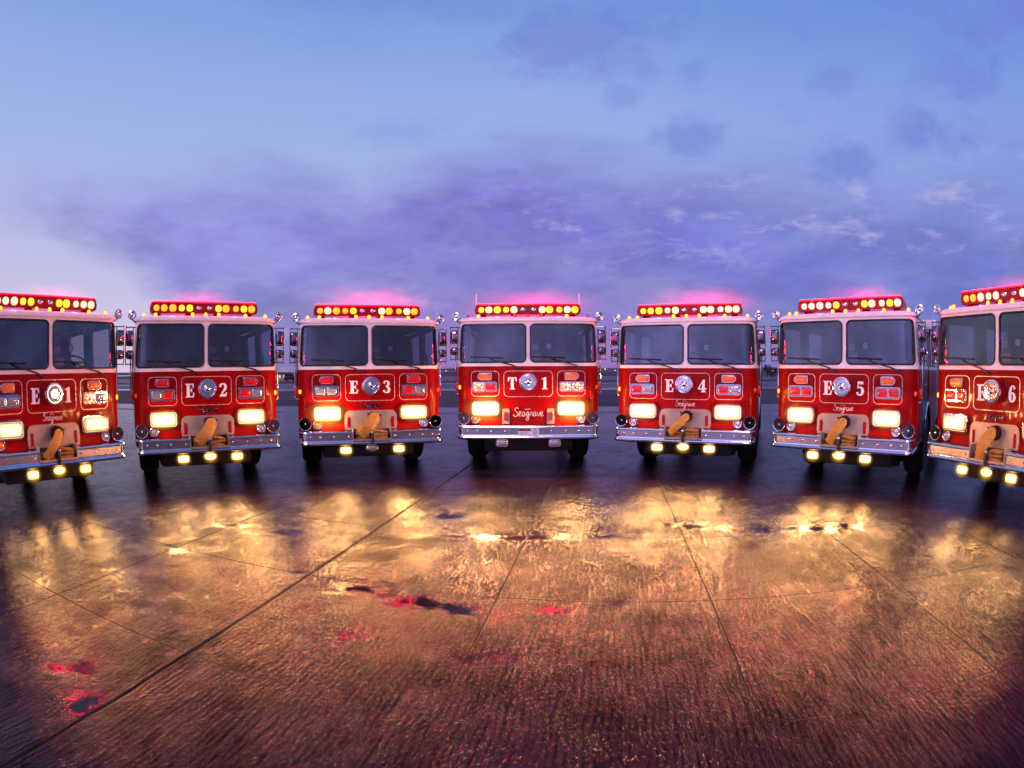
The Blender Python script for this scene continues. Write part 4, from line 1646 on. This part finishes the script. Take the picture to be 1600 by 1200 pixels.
# lamp poles
def pole(px, dist, h, label):
    x, y, a = polar(px, dist)
    t = bpy.data.objects.new('lamp_post', None)
    COL.objects.link(t)
    t.location = (x, y, 0)
    tag(t, label, 'lamp post')
    mb = MB(); mb.tube([(0, 0, 0), (0, 0, h)], [0.09, 0.06], 8)
    obj('pole', mb.mesh('pole', ('chassis_black',)), t)
    mb = MB(); mb.box(-0.28, 0.28, -0.2, 0.2, h, h + 0.28, 0.08)
    obj('lamp_head', mb.mesh('lamp_head', ('pole_lamp',)), t)
pole(697, 210, 1.5, 'dim far lamp post midway in the gap between E 3 and T 1')
pole(688, 190, 1.5, 'small far lamp post close beside E 3, toward T 1')
pole(945.5, 170, 1.9, 'brightest far lamp post, in the gap between T 1 and E 4')
pole(961, 190, 1.5, 'dim far lamp post close beside E 4, toward T 1')
pole(1207, 150, 1.5, 'tiny far lamp post below dark trees between E 4 and E 5')

# trees between E 4 and E 5
m_, nt_, out_ = newmat('dark_leaves')
tc_ = nt_.node('ShaderNodeTexCoord').outputs['Object']
c_ = nt_.mix(nt_.lin(nt_.noise(tc_, 1.5, 3), 0.35, 0.65), (0.018, 0.016, 0.022), (0.05, 0.042, 0.045))
principled(nt_, out_, c_, 0.8)
simple('bark', (0.04, 0.03, 0.03), 0.85)
def tree(px, dist, h, w, label, seed):
    rnd = random.Random(seed)
    x, y, a = polar(px, dist)
    t = bpy.data.objects.new('tree', None)
    COL.objects.link(t)
    t.location = (x, y, 0)
    tag(t, label, 'tree', 'trees far behind the trucks')
    mb = MB()
    mb.tube([(0, 0, 0), (0.1, 0, h * 0.3), (0, 0.1, h * 0.6), (0.05, 0, h * 0.85)], [0.22, 0.16, 0.1, 0.04], 8)
    for k in range(6):
        b = rnd.uniform(0, 2 * PI)
        z0 = h * rnd.uniform(0.3, 0.6)
        mb.tube([(0, 0, z0), (w * 0.25 * math.cos(b), w * 0.25 * math.sin(b), z0 + h * 0.15), (w * 0.42 * math.cos(b), w * 0.42 * math.sin(b), z0 + h * 0.25)], [0.08, 0.05, 0.02], 6)
    obj('trunk', mb.mesh('trunk', ('bark',)), t)
    mb = MB()
    cl = [(rnd.gauss(0, w * 0.22), rnd.gauss(0, w * 0.22), h * rnd.uniform(0.35, 0.95), rnd.uniform(0.12, 0.26) * w) for _ in range(14)]
    for _ in range(900):
        cx, cy, cz, cr = rnd.choice(cl)
        d = Vector((rnd.gauss(0, 1), rnd.gauss(0, 1), rnd.gauss(0, 1))).normalized() * cr * rnd.uniform(0.4, 1.1)
        p = Vector((cx, cy, cz)) + d
        u = Vector((rnd.gauss(0, 1), rnd.gauss(0, 1), rnd.gauss(0, 1))).normalized() * w * 0.045
        v = u.cross(Vector((rnd.gauss(0, 1), rnd.gauss(0, 1), rnd.gauss(0, 1)))).normalized() * w * 0.03
        mb.add([p - u, p - v * 0.8, p + u, p + v], [[0, 1, 2, 3]], 0, False)
    obj('crown', mb.mesh('crown', ('dark_leaves',)), t)
tree(1198.5, 160, 3.4, 2.4, 'tall dark tree far off, close beside E 4 toward E 5', 4)
tree(1205.5, 150, 2.2, 2.6, 'low round dark tree midway between E 4 and E 5', 5)
tree(1211, 155, 2.5, 2.2, 'dark tree far off, close beside E 5 toward E 4', 6)


# ------------------------------------------------------------------ red glow over the light bars: haze light put into emitting volumes
def glow_haze(i, pos, yaw, strength, sx, sz, dx, label):
    m, nt, out = newmat(f'red_glow_{i}')
    tc = nt.node('ShaderNodeTexCoord').outputs['Object']
    ln = nt.node('ShaderNodeVectorMath', operation='LENGTH')
    nt.l.new(tc, ln.inputs[0])
    f = nt.smooth(ln.outputs['Value'], 0.0, 1.0, 1.0, 0.0)
    f = nt.math('MULTIPLY', f, f)
    f = nt.math('MULTIPLY', f, nt.lin(nt.noise(tc, 2.4, 5, 0.6), 0.38, 0.62, 0.1, 1.6))
    em = nt.node('ShaderNodeEmission')
    em.inputs['Color'].default_value = (1.0, 0.03, 0.15, 1)
    nt.l.new(nt.math('MULTIPLY', f, strength * 2.5), em.inputs['Strength'])
    nt.l.new(em.outputs[0], out.inputs['Volume'])
    bm = bmesh.new()
    bmesh.ops.create_icosphere(bm, subdivisions=3, radius=1.0)
    me = bpy.data.meshes.new('glow_haze')
    bm.to_mesh(me)
    bm.free()
    me.materials.append(m)
    o = obj('glow_haze', me)
    w = R(yaw)
    lx, ly = dx, 1.35
    o.location = (pos[0] + lx * math.cos(w) + ly * math.sin(w), pos[1] - lx * math.sin(w) + ly * math.cos(w), 2.98)
    o.rotation_euler = (0, 0, -w)
    o.scale = (sx, 0.75, sz)
    tag(o, label, kind='stuff')

for i, (p, yw, st, sx, sz, dx, lab) in enumerate((
    ((0.271, 9.199), 1.55, 1.0, 1.9, 0.58, 0.0, 'pink red glow above the light bar of T 1'),
    ((-2.297, 8.708), -20.64, 1.15, 1.7, 0.60, 0.1, 'pink red glow above the light bar of E 3'),
    ((2.814, 8.614), 26.74, 1.05, 1.7, 0.55, 0.1, 'pink red glow above the light bar of E 4'),
    ((-4.583, 7.287), -38.47, 0.75, 1.2, 0.42, -0.1, 'faint pink glow above the light bar of E 2'),
    ((4.870, 6.949), 49.54, 0.75, 1.25, 0.40, 0.0, 'faint red glow above the light bar of E 5'),
    ((-6.073, 5.215), -65.32, 0.5, 1.3, 0.36, 0.3, 'faint pink glow above the light bar of E 1'),
    ((6.018, 4.684), 80.83, 0.5, 1.3, 0.36, -0.3, 'faint red glow above the light bar of E 6'))):
    glow_haze(i, p, yw, st, sx, sz, dx, lab)


# ------------------------------------------------------------------ sky
SUN_EL, SUN_AZ = 46.0, 195.0      # degrees; azimuth clockwise from +Y (behind the camera, to its left)
def world():
    w = bpy.data.worlds.new('World')
    scene.world = w
    w.use_nodes = True
    w.node_tree.nodes.clear()
    nt = NT(w.node_tree)
    out = nt.node('ShaderNodeOutputWorld')
    d = nt.node('ShaderNodeTexCoord').outputs['Generated']
    x, y, z = nt.sep(d)
    az = nt.math('ARCTAN2', x, y)
    el = nt.math('ARCSINE', z)
    # clear dusk gradient
    clear = nt.ramp(nt.lin(el, 0.0, 1.2), [
        (0.0, srgb(216, 194, 226)), (0.13, srgb(192, 186, 226)), (0.30, srgb(162, 178, 229)), (0.40, srgb(150, 174, 230)), (0.56, srgb(122, 158, 224)), (0.72, srgb(104, 142, 216)), (1.0, srgb(70, 100, 180))])
    side = nt.lin(az, -0.9, 1.0, 0.0, 1.0)
    clear = nt.mix(1.0, clear, nt.ramp(side, [(0.0, (1.04, 1.03, 1.0)), (0.5, (1.0, 1.0, 1.0)), (0.8, (0.80, 0.86, 0.98)), (1.0, (0.66, 0.76, 0.95))]), 'MULTIPLY')
    P = nt.xyz(az, nt.math('MULTIPLY', el, 2.6), 0.0)
    P2 = nt.xyz(az, nt.math('MULTIPLY', el, 1.5), 3.3)
    n1 = nt.math('SUBTRACT', nt.noise(P, 2.6, 7, 0.55, 0.3), 0.5)
    n2 = nt.math('SUBTRACT', nt.noise(P, 6.0, 7, 0.6, 0.2), 0.5)
    n3 = nt.noise(P2, 4.2, 7, 0.58, 0.4)
    n4 = nt.noise(P, 8.5, 8, 0.66, 0.35)
    # the long bank of violet cloud
    top = nt.ramp(nt.lin(az, -0.9, 0.9), [(0.0, 0.315), (0.1, 0.34), (0.24, 0.35), (0.34, 0.325), (0.43, 0.39), (0.53, 0.41), (0.64, 0.39), (0.78, 0.38), (1.0, 0.36)])
    bot = nt.ramp(nt.lin(az, -0.9, 0.9), [(0.0, 0.275), (0.09, 0.25), (0.16, 0.19), (0.21, 0.11), (0.27, 0.0), (1.0, 0.0)])
    up = nt.math('ADD', nt.math('SUBTRACT', top, el), nt.math('MULTIPLY', n1, 0.17))
    lo = nt.math('ADD', nt.math('SUBTRACT', el, nt.math('MULTIPLY_ADD', bot, 1.8, -0.25)), nt.math('ADD', nt.math('MULTIPLY', n2, 0.10), nt.math('MULTIPLY', n1, 0.12)))
    bank = nt.math('MULTIPLY', nt.smooth(up, -0.06, nt.lin(az, 0.0, 0.8, 0.09, 0.24)), nt.smooth(lo, -0.03, 0.07))
    bank = nt.math('MULTIPLY', bank, nt.smooth(az, -1.05, -0.82))
    bank = nt.math('MULTIPLY', bank, nt.lin(nt.noise(P, 4.2, 8, 0.62, 0.3), 0.36, 0.54, 0.74, 1.0))
    tone = nt.ramp(nt.lin(az, -0.9, 0.9), [(0.0, srgb(138, 142, 214)), (0.25, srgb(122, 124, 206)), (0.45, srgb(110, 104, 196)), (0.65, srgb(96, 95, 190)), (1.0, srgb(86, 96, 190))])
    shade = nt.lin(nt.math('ADD', n1, nt.math('ADD', nt.math('MULTIPLY', n2, 0.8), nt.math('MULTIPLY', nt.math('SUBTRACT', nt.noise(P, 14.0, 7, 0.65), 0.5), 0.6))), -0.25, 0.25, 1.26, 0.80)
    tone = nt.mix(1.0, tone, nt.xyz(shade, shade, shade), 'MULTIPLY')
    low = nt.smooth(el, 0.0, 0.22, 0.74, 1.0)
    tone = nt.mix(1.0, tone, nt.xyz(nt.math('ADD', low, 0.06), low, low), 'MULTIPLY')
    sky = nt.mix(nt.math('MULTIPLY', bank, 0.93), clear, tone)
    # glow of the flashing bars, painted into the low sky as magenta
    mg = nt.math('MULTIPLY', nt.smooth(el, 0.20, 0.0), nt.smooth(nt.math('ABSOLUTE', nt.math('ADD', az, 0.03)), 0.55, 0.05))
    sky = nt.mix(nt.math('MULTIPLY', mg, 0.6), sky, srgb(146, 84, 182))
    # separate small ragged clouds
    wx = nt.math('MULTIPLY', nt.math('SUBTRACT', nt.noise(P2, 7.5, 9, 0.66, 0.3), 0.5), 4.2)
    for (ca_, ce_, ra, re_, kk) in ((0.36, 0.415, 0.07, 0.035, 0.5), (0.66, 0.352, 0.06, 0.04, 0.55), (0.80, 0.405, 0.05, 0.035, 0.5), (0.90, 0.385, 0.09, 0.035, 0.5), (0.95, 0.485, 0.06, 0.05, 0.5),
                                    (0.67, 0.51, 0.05, 0.03, 0.3), (0.37, 0.535, 0.03, 0.03, 0.3), (0.16, 0.60, 0.20, 0.055, 0.42), (1.10, 0.57, 0.16, 0.06, 0.55), (0.22, 0.50, 0.03, 0.02, 0.3), (-0.22, 0.435, 0.12, 0.03, 0.22), (-0.09, 0.66, 0.15, 0.04, 0.2)):
        qa = nt.math('DIVIDE', nt.math('SUBTRACT', az, ca_), ra)
        qe = nt.math('DIVIDE', nt.math('SUBTRACT', el, ce_), re_)
        dd = nt.math('ADD', nt.math('SQRT', nt.math('ADD', nt.math('MULTIPLY', qa, qa), nt.math('MULTIPLY', qe, qe))), wx)
        sky = nt.mix(nt.smooth(dd, 0.1, 1.5, kk * 1.25, 0.0), sky, srgb(112, 126, 212))
    # ragged darker scraps high on the right
    scr = nt.smooth(n3, 0.52, 0.66)
    scr = nt.math('MULTIPLY', scr, nt.math('MULTIPLY', nt.smooth(az, -0.05, 0.25), nt.smooth(el, 0.22, 0.34)))
    sky = nt.mix(nt.math('MULTIPLY', scr, 0.3), sky, srgb(104, 126, 214))
    hi = nt.math('MULTIPLY', nt.smooth(nt.noise(P2, 2.0, 5), 0.45, 0.7), nt.smooth(el, 0.45, 0.7))
    sky = nt.mix(nt.math('MULTIPLY', hi, 0.35), sky, srgb(110, 135, 215))
    # pale broken wisps inside the bank
    wsp = nt.smooth(n4, 0.50, 0.70)
    win = nt.math('MULTIPLY', nt.smooth(az, -0.12, 0.06), nt.math('MULTIPLY', nt.smooth(el, 0.14, 0.24), nt.smooth(el, 0.40, 0.29)))
    sky = nt.mix(nt.math('MULTIPLY', nt.math('MULTIPLY', wsp, win), 0.62), sky, srgb(186, 180, 228))
    wl = nt.math('MULTIPLY', nt.smooth(nt.noise(P, 8.0, 7, 0.6), 0.52, 0.68), nt.math('MULTIPLY', nt.smooth(el, 0.20, 0.13), nt.smooth(az, 0.1, -0.25)))
    sky = nt.mix(nt.math('MULTIPLY', wl, 0.45), sky, srgb(186, 178, 226))
    # the brighter afterglow behind the camera
    back = nt.smooth(y, 0.05, -0.75)
    glow = nt.ramp(nt.lin(el, 0.0, 1.3), [(0.0, (1.0, 0.62, 1.15)), (0.10, (0.62, 0.52, 1.50)), (0.35, (0.55, 0.52, 1.25)), (1.0, (0.25, 0.35, 0.75))])
    cl = nt.lin(nt.noise(d, 2.2, 6), 0.3, 0.7, 0.55, 1.35)
    lr = nt.smooth(x, -0.35, 0.55, 1.2, 0.22)
    k = nt.math('MULTIPLY', cl, lr)
    glow = nt.mix(1.0, glow, nt.xyz(k, k, k), 'MULTIPLY')
    sky = nt.mix(back, sky, glow)
    b1 = nt.node('ShaderNodeBackground')
    nt.l.new(sky, b1.inputs[0])
    b1.inputs[1].default_value = 0.96
    ns = nt.node('ShaderNodeTexSky', sky_type='NISHITA')
    ns.sun_disc = False
    ns.sun_elevation = R(SUN_EL)
    ns.sun_rotation = R(SUN_AZ)
    b2 = nt.node('ShaderNodeBackground')
    nt.l.new(ns.outputs[0], b2.inputs[0])
    b2.inputs[1].default_value = 0.012
    ad = nt.node('ShaderNodeAddShader')
    nt.l.new(b1.outputs[0], ad.inputs[0])
    nt.l.new(b2.outputs[0], ad.inputs[1])
    nt.l.new(ad.outputs[0], out.inputs['Surface'])
world()

sd = bpy.data.lights.new('sun', 'SUN')
sd.energy = 1.45
sd.angle = R(24)
sd.color = (1.0, 0.58, 0.70)
so = bpy.data.objects.new('sun', sd)
COL.objects.link(so)
to = Vector((math.sin(R(SUN_AZ)) * math.cos(R(SUN_EL)), math.cos(R(SUN_AZ)) * math.cos(R(SUN_EL)), math.sin(R(SUN_EL))))
so.rotation_euler = to.to_track_quat('Z', 'Y').to_euler()

# ------------------------------------------------------------------ camera: a full-frame equisolid fisheye at chest height
cd = bpy.data.cameras.new('camera')
cd.type = 'PANO'
cd.panorama_type = 'FISHEYE_EQUISOLID'
cd.fisheye_lens = 862.0 * 36 / 1600
cd.fisheye_fov = R(200)
cd.sensor_fit = 'HORIZONTAL'
cd.sensor_width = 36
cd.sensor_height = 27
cd.clip_start = 0.05
cd.clip_end = 10000
co = bpy.data.objects.new('camera', cd)
COL.objects.link(co)
p, rl = -0.0248, 0.00415
f = Vector((0, math.cos(p), math.sin(p)))
u0 = Vector((0, -math.sin(p), math.cos(p)))
r0 = Vector((1, 0, 0))
rt = r0 * math.cos(rl) - u0 * math.sin(rl)
upv = r0 * math.sin(rl) + u0 * math.cos(rl)
mw = Matrix((rt, upv, -f)).transposed().to_4x4()
mw.translation = (0, 0, 1.751)
co.matrix_world = mw
scene.camera = co

scene.render.engine = 'CYCLES'
scene.view_settings.view_transform = 'Standard'
scene.view_settings.look = 'None'
scene.view_settings.exposure = 0
scene.view_settings.gamma = 1
scene.cycles.use_denoising = True
scene.cycles.max_bounces = 6
scene.cycles.adaptive_threshold = 0.02
scene.cycles.glossy_bounces = 4
scene.cycles.transparent_max_bounces = 16
scene.cycles.sample_clamp_indirect = 6
scene.cycles.volume_step_rate = 4.0
scene.cycles.volume_max_steps = 64
